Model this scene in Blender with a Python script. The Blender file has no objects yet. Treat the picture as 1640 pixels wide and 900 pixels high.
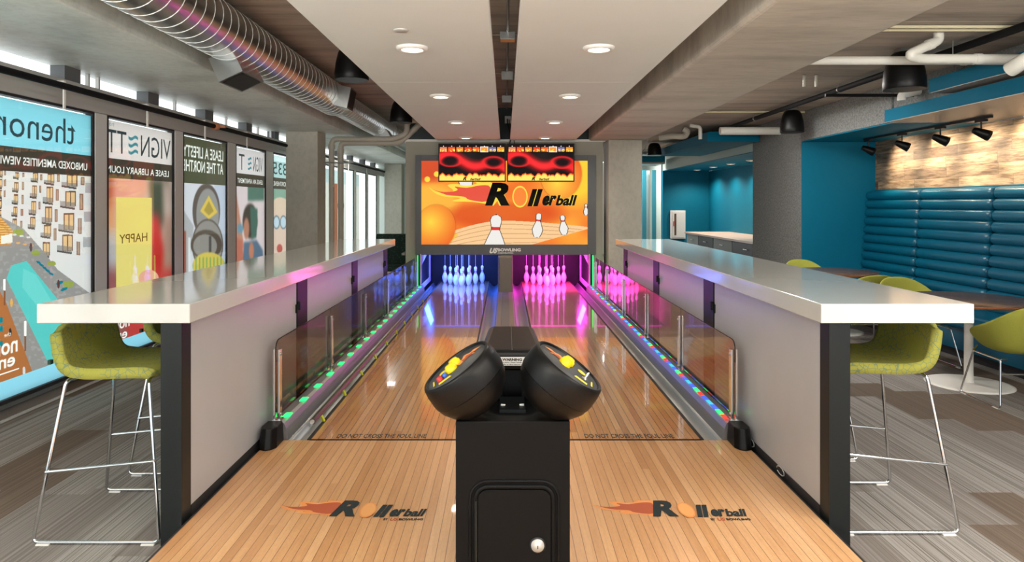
import bpy, math, random
import numpy as np
from math import pi, sin, cos, atan2, sqrt
random.seed(7)
S = bpy.context.scene
COL = S.collection
# ------------------------------------------------------------------ camera, world, exposure
F = 1100.0            # focal length in pixels of the 1640 wide frame
VX, VY, HC = 809.5, 327.0, 1.56
cam = bpy.data.cameras.new('camera'); co = bpy.data.objects.new('camera', cam); COL.objects.link(co)
cam.sensor_width = 36; cam.lens = 36*F/1640
cam.shift_x = (820-VX)/1640; cam.shift_y = -(450-VY)/1640
co.location = (0, 0, HC); co.rotation_euler = (pi/2, 0, 0); cam.clip_start = .05
S.camera = co
S.view_settings.view_transform = 'Standard'; S.view_settings.look = 'None'
S.view_settings.gamma = 1; S.view_settings.use_curve_mapping = False
S.view_settings.exposure = 0.16
S.cycles.use_denoising = True
S.cycles.max_bounces = 8; S.cycles.transparent_max_bounces = 16; S.cycles.glossy_bounces = 4
S.cycles.sample_clamp_indirect = 8; S.cycles.caustics_refractive = False
w = bpy.data.worlds.new('world'); S.world = w; w.use_nodes = True
bg = w.node_tree.nodes['Background']; bg.inputs[0].default_value = (.93, .97, 1, 1); bg.inputs[1].default_value = 1.7

P_DOWN, P_ALC, P_SPOT, P_PIN = 30, 90, 36, 30
def lamp(kind, name, loc, power, color, rot=(0, 0, 0), size=.1, size_y=None, spot=None, parent=None):
    l = bpy.data.lights.new(name, kind); l.energy = power; l.color = color
    if kind == 'AREA':
        l.size = size
        if size_y: l.shape = 'RECTANGLE'; l.size_y = size_y
        else: l.shape = 'DISK'
    elif kind == 'SPOT': l.spot_size = spot; l.spot_blend = .6; l.shadow_soft_size = size
    else: l.shadow_soft_size = size
    o = bpy.data.objects.new(name, l); COL.objects.link(o); o.location = loc; o.rotation_euler = rot
    if parent is not None:
        o.parent = parent; o.location = [a-b for a, b in zip(loc, ORG[parent.name])]
    return o

# added fill lamps without fixtures: uplights behind the camera, downlights in the aisles
for x, pw in ((-2.6, 620), (0, 330), (2.9, 560)):
    lamp('AREA', 'fill_uplight', (x, -.9, 1.9), pw, (1, .95, .88), (math.radians(180-4), 0, 0), 1.8, .6)  # unseen lamps behind the camera, added to brighten the ceilings
for x, y, z, pw in ((-2.95, 1.2, 2.66, 8), (3.0, .8, 2.80, 60), (3.0, 2.2, 2.80, 45), (2.8, 7.4, 2.84, 35), (2.75, 8.6, 2.83, 45), (-2.9, 15, 2.66, 30), (3.0, 18.5, 2.84, 90)):
    lamp('AREA', 'aisle_fill', (x, y, z), pw, (1, .96, .9), (0, 0, 0), .9, .6)  # added lamps with no fixture, filling the side aisles from above
for y in (2.6, 6.5): lamp('AREA', 'baffle_fill', (4.75, y, 2.60), 70, (1, .93, .84), (math.radians(180), 0, 0), .6, 1.8)  # added upward fill above the teal baffles, no fitting there

# ------------------------------------------------------------------ colour and materials
def lin(c):
    c = np.asarray(c, dtype=float)/255.
    return np.where(c <= .04045, c/12.92, ((c+.055)/1.055)**2.4)
def rgba(c): return tuple(float(x) for x in lin(c))+(1.,)
class NT:
    def __init__(s, name):
        s.m = bpy.data.materials.new(name); s.m.use_nodes = True; s.t = s.m.node_tree; s.n = s.t.nodes
        s.b = s.n['Principled BSDF']; s.out = s.n['Material Output']
    def node(s, ty, **kw):
        n = s.n.new(ty)
        for k, v in kw.items(): setattr(n, k, v)
        return n
    def link(s, a, b): s.t.links.new(a, b)
    def set(s, **kw):
        for k, v in kw.items():
            s.b.inputs[{'rough': 'Roughness', 'metal': 'Metallic', 'base': 'Base Color', 'coat': 'Coat Weight', 'coatr': 'Coat Roughness',
                        'spec': 'Specular IOR Level', 'em': 'Emission Color', 'ems': 'Emission Strength', 'sheen': 'Sheen Weight'}[k]].default_value = v
    def math(s, op, a, b=None, c=None):
        n = s.node('ShaderNodeMath', operation=op)
        for i, v in enumerate((a, b, c)):
            if v is None: continue
            if isinstance(v, (int, float)): n.inputs[i].default_value = v
            else: s.link(v, n.inputs[i])
        return n.outputs[0]
    def mix(s, f, a, b, bt='MIX'):
        n = s.node('ShaderNodeMix', data_type='RGBA', blend_type=bt)
        for sock, v in ((n.inputs[0], f), (n.inputs[6], a), (n.inputs[7], b)):
            if isinstance(v, (int, float)): sock.default_value = v
            elif isinstance(v, tuple): sock.default_value = v
            else: s.link(v, sock)
        return n.outputs[2]
    def ramp(s, f, stops, interp='LINEAR'):
        n = s.node('ShaderNodeValToRGB'); r = n.color_ramp; r.interpolation = interp
        while len(r.elements) < len(stops): r.elements.new(.5)
        for e, (p, c) in zip(r.elements, stops): e.position = p; e.color = c
        s.link(f, n.inputs[0]); return n.outputs[0]
    def coord(s, scale=(1, 1, 1), kind='geo'):
        if kind == 'geo': o = s.node('ShaderNodeNewGeometry').outputs['Position']
        else: o = s.node('ShaderNodeTexCoord').outputs['Object']
        m = s.node('ShaderNodeMapping'); m.inputs['Scale'].default_value = scale
        s.link(o, m.inputs[0]); return m.outputs[0]
    def noise(s, vec, scale=5., detail=4., rough=.55):
        n = s.node('ShaderNodeTexNoise'); n.inputs['Scale'].default_value = scale; n.inputs['Detail'].default_value = detail
        n.inputs['Roughness'].default_value = rough
        s.link(vec, n.inputs['Vector']); return n.outputs[0]
    def bump(s, h, strength=.2, dist=.01):
        n = s.node('ShaderNodeBump'); n.inputs['Strength'].default_value = strength; n.inputs['Distance'].default_value = dist
        s.link(h, n.inputs['Height']); s.link(n.outputs[0], s.b.inputs['Normal'])
M = {}
def plain(name, c, rough=.5, metal=0., spec=.5, coat=0., var=0.):
    t = NT(name); t.set(rough=rough, metal=metal, spec=spec, coat=coat)
    if coat: t.set(coatr=.08)
    f = t.noise(t.coord(), 3., 3.)
    a = tuple(x*(1-max(var, .03)) for x in rgba(c)[:3])+(1,); b = tuple(min(1, x*(1+max(var, .03))) for x in rgba(c)[:3])+(1,)
    t.link(t.mix(f, a, b), t.b.inputs['Base Color'])
    M[name] = t.m; return t.m
def glow(name, c, st):
    t = NT(name); t.set(base=(0, 0, 0, 1), em=rgba(c), ems=st, rough=.5); M[name] = t.m
plain('white_quartz', (204, 206, 202), .08, coat=.3)
plain('grey_panel', (176, 178, 182), .28, var=.06)
plain('black_steel', (22, 26, 27), .4, spec=.35)
plain('black_plastic', (9, 9, 10), .4, spec=.25)
plain('black_powder', (9, 10, 11), .55, spec=.16)
plain('black_rubber', (34, 34, 36), .6)
plain('dark_grey', (70, 72, 74), .5)
plain('frame_grey', (88, 92, 94), .45, var=.1)
plain('ceiling_white', (224, 229, 226), .7)
plain('trim_white', (236, 234, 228), .5)
plain('aluminium', (190, 190, 186), .45, .2)
plain('alu_light', (222, 226, 224), .4, .15)
plain('chrome', (225, 228, 230), .1, 1.)
plain('steel_brushed', (175, 178, 182), .28, 1.)
plain('dark_metal', (96, 88, 84), .3, .8)
plain('galvanised', (172, 174, 172), .3, 1., var=.12)
plain('beige_wall', (168, 166, 152), .7)
plain('dark_wall', (58, 68, 70), .8)
plain('pale_wall', (186, 200, 192), .7)
plain('pvc_white', (226, 224, 214), .4)
plain('pvc_beige', (188, 182, 168), .45)
plain('pvc_cream', (214, 206, 172), .5)
plain('black_iron', (16, 16, 18), .7, spec=.2)
plain('teal_paint', (0, 108, 138), .6, spec=.2)
plain('teal_cloud', (0, 104, 134), .7, spec=.15)
plain('cloud_under', (150, 142, 132), .35)
plain('teal_leather', (0, 88, 116), .32, coat=.1)
plain('yellow_plastic', (246, 216, 10), .35)
plain('red_plastic', (210, 40, 40), .35)
plain('blue_plastic', (40, 90, 190), .35)
plain('yellow_tape', (214, 222, 40), .5)
plain('pin_white', (244, 244, 244), .25)
plain('pin_red', (190, 20, 30), .3)
plain('tan_top', (214, 186, 168), .3)
plain('cabinet_grey', (128, 136, 132), .5)
plain('orange_ink', (222, 148, 88), .6, spec=.2)
plain('red_ink', (166, 84, 56), .6, spec=.2)
plain('black_ink', (24, 24, 22), .7, spec=.1)
plain('dark_ink', (44, 52, 54), .8, spec=.1)
plain('divider_grey', (112, 104, 94), .4)
plain('gutter_grey', (150, 152, 154), .35, .55)
plain('white_ink', (240, 240, 236), .5)
plain('yellow_band', (222, 160, 96), .5)
plain('cyan_ink', (120, 196, 212), .5)
plain('yellow_ink', (250, 224, 60), .5)
plain('pink_ink', (220, 120, 100), .4)
plain('pit_black', (10, 10, 12), .6)
plain('kick_white', (200, 200, 204), .4)
plain('kick_dark', (20, 22, 30), .3)
plain('plug_white', (225, 225, 225), .4)
plain('curtain_white', (206, 222, 220), .6)
plain('curtain_teal', (40, 130, 150), .5)
glow('sign_yellow', (252, 216, 70), .95); glow('sign_red', (226, 74, 52), .95); glow('sign_orange', (246, 130, 40), .95)
glow('lamp_warm', (255, 240, 214), 6)
glow('led_green', (40, 255, 110), 2.2)
glow('led_red', (255, 60, 50), 1.3); glow('led_blue', (60, 90, 255), 1.5); glow('led_cyan', (70, 200, 230), 1.1)
glow('led_blue_strip', (30, 80, 255), 2.5); glow('led_magenta_strip', (255, 30, 220), 2.5)

def concrete(name, c, rough=.6, streak=(1.2, 1.2, 1.2), dark=.72, forms=0):
    t = NT(name); v = t.coord(streak)
    n1 = t.noise(v, 1.3, 8., .6); n2 = t.noise(t.coord(tuple(x*5 for x in streak)), 3., 6., .65)
    r = rgba(c); d = tuple(x*dark for x in r[:3])+(1,); l = tuple(min(1, x*1.12) for x in r[:3])+(1,)
    a = t.ramp(n1, [(.3, d), (.5, r), (.72, l)])
    b = t.ramp(n2, [(.3, (.72, .71, .69, 1)), (.55, (1, 1, 1, 1))])
    c2 = t.mix(.55, a, b, 'MULTIPLY')
    if forms:
        sp = t.node('ShaderNodeSeparateXYZ'); t.link(t.coord(), sp.inputs[0])
        fr = t.math('FRACT', t.math('MULTIPLY', sp.outputs[1], 1/1.22)); ln = t.math('LESS_THAN', fr, .012)
        fr2 = t.math('FRACT', t.math('MULTIPLY', sp.outputs[1], 1/.15)); ln2 = t.math('LESS_THAN', fr2, .06)
        c2 = t.mix(t.math('MULTIPLY', ln2, .25), c2, tuple(x*.5 for x in r[:3])+(1,))
        c2 = t.mix(t.math('MULTIPLY', ln, .6), c2, tuple(x*1.7 for x in r[:3])+(1,))
    t.link(c2, t.b.inputs['Base Color']); t.set(rough=rough); t.bump(n2, .15, .01); M[name] = t.m
concrete('concrete_soffit', (206, 212, 205), .45)
concrete('concrete_beam', (192, 186, 174), .55, (.5, 2.2, 1))
concrete('concrete_column', (184, 180, 166), .6, (1, 1, .7), .88)
concrete('concrete_deck', (184, 172, 158), .7, (.35, 3.5, 1), .6, forms=1)

def wood_floor(name, bw, rough, coat, cols):
    t = NT(name); sp = t.node('ShaderNodeSeparateXYZ'); t.link(t.coord(), sp.inputs[0])
    x = t.math('MULTIPLY', sp.outputs[0], 1/bw); ix = t.math('FLOOR', x); fx = t.math('FRACT', x)
    wn = t.node('ShaderNodeTexWhiteNoise', noise_dimensions='1D'); t.link(ix, wn.inputs['W'])
    yy = t.math('ADD', t.math('MULTIPLY', sp.outputs[1], 1/4.5), t.math('MULTIPLY', wn.outputs[0], 7.3))
    iy = t.math('FLOOR', yy)
    w2 = t.node('ShaderNodeTexWhiteNoise', noise_dimensions='2D'); cb = t.node('ShaderNodeCombineXYZ')
    t.link(ix, cb.inputs[0]); t.link(iy, cb.inputs[1]); t.link(cb.outputs[0], w2.inputs['Vector'])
    c = t.ramp(w2.outputs[0], [(i/(len(cols)-1), rgba(k)) for i, k in enumerate(cols)])
    g = t.noise(t.coord((26, 1.4, 1)), 3., 5.)
    g2 = t.noise(t.coord((60, 16, 1)), 3., 3.)
    c = t.mix(.5, c, t.ramp(g, [(.3, (.78, .72, .66, 1)), (.6, (1, 1, 1, 1))]), 'MULTIPLY')
    c = t.mix(.25, c, t.ramp(g2, [(.35, (.75, .7, .6, 1)), (.6, (1, 1, 1, 1))]), 'MULTIPLY')
    ln = t.math('LESS_THAN', fx, .075)
    c = t.mix(t.math('MULTIPLY', ln, .72), c, rgba((96, 62, 34)))
    t.link(c, t.b.inputs['Base Color']); t.set(rough=rough, coat=coat, coatr=.03); M[name] = t.m
wood_floor('maple_approach', .041, .3, .25, [(186, 138, 92), (206, 160, 114), (212, 168, 122), (196, 148, 102), (216, 174, 130)])
wood_floor('maple_lane', .041, .16, .7, [(178, 130, 88), (198, 150, 104), (204, 158, 112), (190, 140, 94), (208, 164, 120)])

def carpet():
    t = NT('carpet'); sp = t.node('ShaderNodeSeparateXYZ'); t.link(t.coord(), sp.inputs[0])
    x = t.math('MULTIPLY', sp.outputs[0], 1/.25); ix = t.math('FLOOR', x)
    wn = t.node('ShaderNodeTexWhiteNoise', noise_dimensions='1D'); t.link(ix, wn.inputs['W'])
    yy = t.math('ADD', t.math('MULTIPLY', sp.outputs[1], 1.), t.math('MULTIPLY', wn.outputs[0], 9.1)); iy = t.math('FLOOR', yy)
    w2 = t.node('ShaderNodeTexWhiteNoise', noise_dimensions='2D'); cb = t.node('ShaderNodeCombineXYZ')
    t.link(ix, cb.inputs[0]); t.link(iy, cb.inputs[1]); t.link(cb.outputs[0], w2.inputs['Vector'])
    st = t.noise(t.coord((1, .0012, 0)), 75., 3., .85)
    striped = t.ramp(st, [(.36, rgba((98, 92, 88))), (.48, rgba((140, 136, 132))), (.53, rgba((168, 165, 161))), (.58, rgba((126, 121, 117))), (.7, rgba((106, 100, 95)))])
    brown = t.ramp(st, [(.4, rgba((100, 88, 78))), (.6, rgba((116, 103, 92)))])
    mid = t.ramp(st, [(.38, rgba((110, 103, 98))), (.62, rgba((142, 137, 133)))])
    k = t.math('LESS_THAN', w2.outputs[0], .26); k2 = t.math('GREATER_THAN', w2.outputs[0], .66)
    c = t.mix(k, striped, brown); c = t.mix(k2, c, mid)
    d = t.noise(t.coord(), 260., 2.)
    c = t.mix(.3, c, t.ramp(d, [(.3, (.6, .6, .6, 1)), (.7, (1, 1, 1, 1))]), 'MULTIPLY')
    t.link(c, t.b.inputs['Base Color']); t.set(rough=.9, spec=.2); t.bump(d, .3, .003); M['carpet'] = t.m
carpet()

def felt():
    t = NT('grey_felt'); n = t.noise(t.coord(), 42., 6., .7)
    t.link(t.ramp(n, [(.35, rgba((104, 106, 106))), (.65, rgba((146, 148, 146)))]), t.b.inputs['Base Color']); t.set(rough=.95, spec=.1); M['grey_felt'] = t.m
felt()
def reclaimed():
    t = NT('reclaimed_wood'); sp = t.node('ShaderNodeSeparateXYZ'); t.link(t.coord(), sp.inputs[0])
    z = t.math('MULTIPLY', sp.outputs[2], 1/.125); iz = t.math('FLOOR', z); fz = t.math('FRACT', z)
    wn = t.node('ShaderNodeTexWhiteNoise', noise_dimensions='1D'); t.link(iz, wn.inputs['W'])
    yy = t.math('ADD', t.math('MULTIPLY', sp.outputs[1], 1/.85), t.math('MULTIPLY', wn.outputs[0], 5.7)); iy = t.math('FLOOR', yy)
    w2 = t.node('ShaderNodeTexWhiteNoise', noise_dimensions='2D'); cb = t.node('ShaderNodeCombineXYZ')
    t.link(iz, cb.inputs[0]); t.link(iy, cb.inputs[1]); t.link(cb.outputs[0], w2.inputs['Vector'])
    c = t.ramp(w2.outputs[0], [(0, rgba((96, 82, 70))), (.25, rgba((136, 120, 102))), (.5, rgba((160, 142, 118))), (.75, rgba((116, 104, 92))), (1, rgba((180, 160, 134)))])
    cv = t.node('ShaderNodeVectorMath', operation='ADD'); sc = t.node('ShaderNodeVectorMath', operation='SCALE'); sc.inputs['Scale'].default_value = 9.
    t.link(w2.outputs[1], sc.inputs[0]); t.link(t.coord((1, 1.6, 14)), cv.inputs[0]); t.link(sc.outputs[0], cv.inputs[1])
    g = t.noise(cv.outputs[0], 2.2, 8., .65)
    c = t.mix(.85, c, t.ramp(g, [(.36, (.26, .19, .14, 1)), (.48, (.72, .66, .58, 1)), (.6, (1.15, 1.08, 1, 1))]), 'MULTIPLY')
    ln = t.math('MAXIMUM', t.math('LESS_THAN', fz, .03), t.math('LESS_THAN', t.math('FRACT', yy), .006))
    c = t.mix(t.math('MULTIPLY', ln, .7), c, rgba((58, 44, 34)))
    t.link(c, t.b.inputs['Base Color']); t.set(rough=.7); t.bump(g, .3, .01); M['reclaimed_wood'] = t.m
reclaimed()
def fabric(name, a, b, crack=None):
    t = NT(name); n = t.noise(t.coord(kind='obj'), 160., 2.)
    c = t.mix(n, rgba(a), rgba(b))
    if crack:
        v = t.node('ShaderNodeTexVoronoi', feature='DISTANCE_TO_EDGE'); v.inputs['Scale'].default_value = 34.
        t.link(t.coord(kind='obj'), v.inputs['Vector'])
        n2 = t.noise(t.coord(kind='obj'), 9., 2.)
        k = t.math('MULTIPLY', t.math('LESS_THAN', v.outputs['Distance'], .04), t.math('GREATER_THAN', n2, .44))
        c = t.mix(t.math('MULTIPLY', k, .7), c, rgba(crack))
    t.link(c, t.b.inputs['Base Color']); t.set(rough=.85, spec=.2); t.bump(n, .25, .002); M[name] = t.m
fabric('lime_fabric', (138, 138, 58), (158, 157, 74), (84, 112, 106))
fabric('lime_chair', (150, 152, 60), (166, 168, 78))
def greenmesh():
    t = NT('green_pattern'); v = t.node('ShaderNodeTexVoronoi'); v.inputs['Scale'].default_value = 30.; t.link(t.coord((1, 1, 1.6)), v.inputs['Vector'])
    t.link(t.ramp(v.outputs[0], [(.12, rgba((110, 140, 124))), (.22, rgba((26, 52, 44)))]), t.b.inputs['Base Color']); t.set(rough=.8); M['green_pattern'] = t.m
greenmesh()
def walnut():
    t = NT('walnut'); g = t.noise(t.coord((2, 26, 2)), 2., 6.)
    t.link(t.ramp(g, [(.3, rgba((74, 56, 48))), (.7, rgba((112, 84, 70)))]), t.b.inputs['Base Color']); t.set(rough=.25); M['walnut'] = t.m
walnut()
plain('walnut_edge', (190, 120, 84), .4)
def glass(name, tint, ior=1.45, extra=.0):
    t = NT(name); tr = t.node('ShaderNodeBsdfTransparent'); tr.inputs[0].default_value = tint
    gl = t.node('ShaderNodeBsdfGlossy'); gl.inputs['Roughness'].default_value = .01; gl.inputs[0].default_value = (1, 1, 1, 1)
    fr = t.node('ShaderNodeFresnel'); fr.inputs[0].default_value = ior
    geo = t.node('ShaderNodeNewGeometry')
    f = t.math('MULTIPLY', t.math('MINIMUM', t.math('ADD', fr.outputs[0], extra), 1.), t.math('SUBTRACT', 1., geo.outputs['Backfacing']))
    mx = t.node('ShaderNodeMixShader'); t.link(f, mx.inputs[0]); t.link(tr.outputs[0], mx.inputs[1]); t.link(gl.outputs[0], mx.inputs[2])
    t.link(mx.outputs[0], t.out.inputs[0]); M[name] = t.m
glass('smoked_glass', (.72, .70, .69, 1), 1.5, .12)
glass('clear_glass', (.95, .98, .97, 1))
def artmat(name, mode, st=1.):
    t = NT(name); a = t.node('ShaderNodeAttribute', attribute_name='Col')
    if mode == 'lit':      # a lit display
        t.set(base=(0, 0, 0, 1), rough=.4, spec=.08, ems=st); t.link(a.outputs[0], t.b.inputs['Emission Color'])
    elif mode == 'film':   # printed film on glass: daylight comes through it
        df = t.node('ShaderNodeBsdfDiffuse'); tl = t.node('ShaderNodeBsdfTranslucent'); mx = t.node('ShaderNodeMixShader'); mx.inputs[0].default_value = st
        t.link(a.outputs[0], df.inputs[0]); t.link(a.outputs[0], tl.inputs[0]); t.link(df.outputs[0], mx.inputs[1]); t.link(tl.outputs[0], mx.inputs[2])
        t.link(mx.outputs[0], t.out.inputs[0])
    else: t.link(a.outputs[0], t.b.inputs['Base Color']); t.set(rough=.4)
    M[name] = t.m
artmat('sign_art', 'lit', .95); artmat('screen_art', 'lit', 1.15); artmat('film_art', 'film', .62); artmat('print_art', 'print')
def filmink(name, c):
    t = NT(name); df = t.node('ShaderNodeBsdfDiffuse'); tl = t.node('ShaderNodeBsdfTranslucent'); mx = t.node('ShaderNodeMixShader'); mx.inputs[0].default_value = .5
    n = t.noise(t.coord(), 2.); cc = t.mix(n, rgba(c), tuple(x*.95 for x in rgba(c)[:3])+(1,))
    t.link(cc, df.inputs[0]); t.link(cc, tl.inputs[0]); t.link(df.outputs[0], mx.inputs[1]); t.link(tl.outputs[0], mx.inputs[2]); t.link(mx.outputs[0], t.out.inputs[0]); M[name] = t.m
filmink('film_white', (250, 250, 246)); filmink('film_grey', (84, 100, 104)); filmink('film_cyan', (110, 200, 216)); filmink('film_dark', (60, 64, 60)); filmink('film_olive', (96, 84, 30))

# ------------------------------------------------------------------ mesh building
ORG = {}
class MB:
    def __init__(s): s.v = []; s.f = []; s.sm = []; s.mi = []; s.cur = 0
    def add(s, vs, fs, smooth=False):
        n = len(s.v); s.v += [tuple(map(float, p)) for p in vs]
        for f in fs: s.f.append([i+n for i in f]); s.sm.append(smooth); s.mi.append(s.cur)
        return s
    def box(s, x0, x1, y0, y1, z0, z1):
        x0, x1 = min(x0, x1), max(x0, x1); y0, y1 = min(y0, y1), max(y0, y1); z0, z1 = min(z0, z1), max(z0, z1)
        v = [(x0, y0, z0), (x1, y0, z0), (x1, y1, z0), (x0, y1, z0), (x0, y0, z1), (x1, y0, z1), (x1, y1, z1), (x0, y1, z1)]
        return s.add(v, [(0, 3, 2, 1), (4, 5, 6, 7), (0, 1, 5, 4), (1, 2, 6, 5), (2, 3, 7, 6), (3, 0, 4, 7)])
    def quad(s, *p): return s.add(p, [tuple(range(len(p)))])
    def prism(s, pts, vec, smooth=False):
        n = len(pts); q = [tuple(a+b for a, b in zip(p, vec)) for p in pts]
        s.add(list(pts)+q, [tuple(range(n))[::-1], tuple(range(n, 2*n))])
        return s.add(list(pts)+q, [(i, (i+1) % n, n+(i+1) % n, n+i) for i in range(n)], smooth)
    def lathe(s, prof, base=(0, 0, 0), axis=(0, 0, 1), seg=32, smooth=True, cap=True):
        ax = np.array(axis, float); ax /= np.linalg.norm(ax)
        u = np.cross(ax, (0, 1, 0) if abs(ax[1]) < .9 else (1, 0, 0)); u /= np.linalg.norm(u); v = np.cross(ax, u); b = np.array(base, float)
        vs = []
        for r, h in prof:
            for i in range(seg):
                a = 2*pi*i/seg; vs.append(b+ax*h+(u*cos(a)+v*sin(a))*r)
        fs = []
        for k in range(len(prof)-1):
            for i in range(seg):
                j = (i+1) % seg; fs.append((k*seg+i, k*seg+j, (k+1)*seg+j, (k+1)*seg+i))
        s.add(vs, fs, smooth)
        if cap:
            if prof[0][0] > 1e-4: s.add(vs[:seg], [tuple(range(seg))[::-1]])
            if prof[-1][0] > 1e-4: s.add(vs[-seg:], [tuple(range(seg))])
        return s
    def cyl(s, a, b, r, seg=16, r2=None):
        a = np.array(a, float); b = np.array(b, float); L = np.linalg.norm(b-a)
        return s.lathe([(r, 0), (r if r2 is None else r2, L)], a, b-a, seg)
    def tube(s, pts, r, seg=10, fillet=.0, fn=5, closed=False):
        P = [np.array(p, float) for p in pts]
        if fillet > 0:
            Q = [P[0]]
            for i in range(1, len(P)-1):
                a = P[i-1]-P[i]; c = P[i+1]-P[i]; la, lc = np.linalg.norm(a), np.linalg.norm(c)
                d = min(fillet, la*.45, lc*.45); p0 = P[i]+a/la*d; p1 = P[i]+c/lc*d
                for k in range(fn+1):
                    t = k/fn; Q.append((1-t)**2*p0+2*t*(1-t)*P[i]+t*t*p1)
            Q.append(P[-1]); P = Q
        n = len(P); rings = []; up = None
        for i in range(n):
            t = (P[min(i+1, n-1)]-P[max(i-1, 0)]); t /= np.linalg.norm(t)
            if up is None:
                up = np.cross(t, (0, 0, 1) if abs(t[2]) < .9 else (1, 0, 0))
            up = up-t*np.dot(up, t); up /= np.linalg.norm(up); v = np.cross(t, up)
            rings.append([P[i]+(up*cos(2*pi*k/seg)+v*sin(2*pi*k/seg))*r for k in range(seg)])
        vs = [p for q in rings for p in q]; fs = []
        for i in range(n-1):
            for k in range(seg):
                j = (k+1) % seg; fs.append((i*seg+k, i*seg+j, (i+1)*seg+j, (i+1)*seg+k))
        s.add(vs, fs, True)
        s.add(rings[0], [tuple(range(seg))[::-1]]); s.add(rings[-1], [tuple(range(seg))]); return s
def build(name, mb, mat, parent=None, bevel=0, subsurf=0, solid=0, merge=False):
    vs = np.array(mb.v)
    if parent is not None: org = ORG[parent.name]
    else:
        lo, hi = vs.min(0), vs.max(0); org = ((lo[0]+hi[0])/2, (lo[1]+hi[1])/2, lo[2])
    me = bpy.data.meshes.new(name); me.from_pydata((vs-np.array(org)).tolist(), [], mb.f)
    me.polygons.foreach_set('use_smooth', mb.sm)
    mats = mat if isinstance(mat, (list, tuple)) else [mat]
    for m in mats: me.materials.append(M[m])
    if len(mats) > 1: me.polygons.foreach_set('material_index', mb.mi)
    if merge:
        import bmesh
        bm = bmesh.new(); bm.from_mesh(me); bmesh.ops.remove_doubles(bm, verts=bm.verts, dist=1e-5); bmesh.ops.recalc_face_normals(bm, faces=bm.faces); bm.to_mesh(me); bm.free()
    me.update()
    o = bpy.data.objects.new(name, me); COL.objects.link(o)
    if parent is not None: o.parent = parent
    else: o.location = org
    ORG[o.name] = org
    if solid: md = o.modifiers.new('solid', 'SOLIDIFY'); md.thickness = solid; md.offset = 0
    if bevel: md = o.modifiers.new('bevel', 'BEVEL'); md.width = bevel; md.segments = 3; md.limit_method = 'ANGLE'
    if subsurf: md = o.modifiers.new('sub', 'SUBSURF'); md.levels = subsurf; md.render_levels = subsurf
    return o
def tag(o, label=None, cat=None, group=None, kind=None):
    if label: o['label'] = label
    if cat: o['category'] = cat
    if group: o['group'] = group
    if kind: o['kind'] = kind
    return o
def struct(name, mb, mat, parent=None, **k):
    o = build(name, mb, mat, parent, **k)
    if parent is None: o['kind'] = 'structure'
    return o
def thing(name, label, cat, loc=(0, 0, 0), group=None, kind=None):
    o = bpy.data.objects.new(name, None); COL.objects.link(o); o.location = loc; ORG[o.name] = tuple(loc); o.empty_display_size = .1
    return tag(o, label, cat, group, kind)
def dup(o, loc=None, rotz=None, label=None, parent=None):
    kids = list(KIDS.get(o.name, [])) or [c for c in o.children]
    c = o.copy(); COL.objects.link(c)
    if parent is not None: c.parent = parent
    if loc is not None: c.location = loc
    if rotz is not None: c.rotation_euler = (0, 0, rotz)
    if label: c['label'] = label
    for k in kids: dup(k, parent=c)
    return c
KIDS = {}
def BX(*a): return MB().box(*a)
# printed text as a flat mesh, fitted into a box
_tc = {}
def textmesh(s, bold=0.):
    key = (s, bold)
    if key not in _tc:
        cu = bpy.data.curves.new('t', 'FONT'); cu.body = s; cu.offset = bold; cu.resolution_u = 3
        ob = bpy.data.objects.new('t', cu); me = bpy.data.meshes.new_from_object(ob)
        v = np.array([tuple(p.co) for p in me.vertices]); f = [tuple(p.vertices) for p in me.polygons]
        _tc[key] = (v, f); bpy.data.objects.remove(ob); bpy.data.curves.remove(cu); bpy.data.meshes.remove(me)
    return _tc[key]
def text(mb, s, org, u, v, wd, ht, bold=0., shear=0., n=(0, 0, 0), keep=False, taper=0.):
    """fit string s in the box org + u*[0,wd] + v*[0,ht]"""
    V, Fc = textmesh(s, bold); lo, hi = V.min(0), V.max(0)
    X = (V[:, 0]-lo[0])/(hi[0]-lo[0]); Y = (V[:, 1]-lo[1])/(hi[1]-lo[1])
    u, v, org, n = (np.array(a, float) for a in (u, v, org, n))
    sc = 1-taper*X
    P = org+n+np.outer(X*wd+Y*shear*ht*sc, u)+np.outer(Y*ht*sc, v)
    mb.add(P, Fc); return mb
def polyfan(mb, pts2, org, u, v, n=(0, 0, 0)):
    from mathutils.geometry import tessellate_polygon
    from mathutils import Vector
    u, v, org, n = (np.array(a, float) for a in (u, v, org, n))
    P = [org+n+u*a+v*b for a, b in pts2]
    t = tessellate_polygon([[Vector((a, b, 0)) for a, b in pts2]])
    mb.add(P, [tuple(x) for x in t]); return mb
def disc2(c, rx, ry, n=28): return [(c[0]+rx*cos(2*pi*i/n), c[1]+ry*sin(2*pi*i/n)) for i in range(n)]
def smoothpts(pts, n=4):
    out = []; m = len(pts)
    for i in range(m):
        p0, p1, p2, p3 = (np.array(pts[(i+k-1) % m], float) for k in range(4))
        for k in range(n):
            t = k/n; out.append(tuple(.5*((2*p1)+(-p0+p2)*t+(2*p0-5*p1+4*p2-p3)*t*t+(-p0+3*p1-3*p2+p3)*t**3)))
    return out
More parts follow.
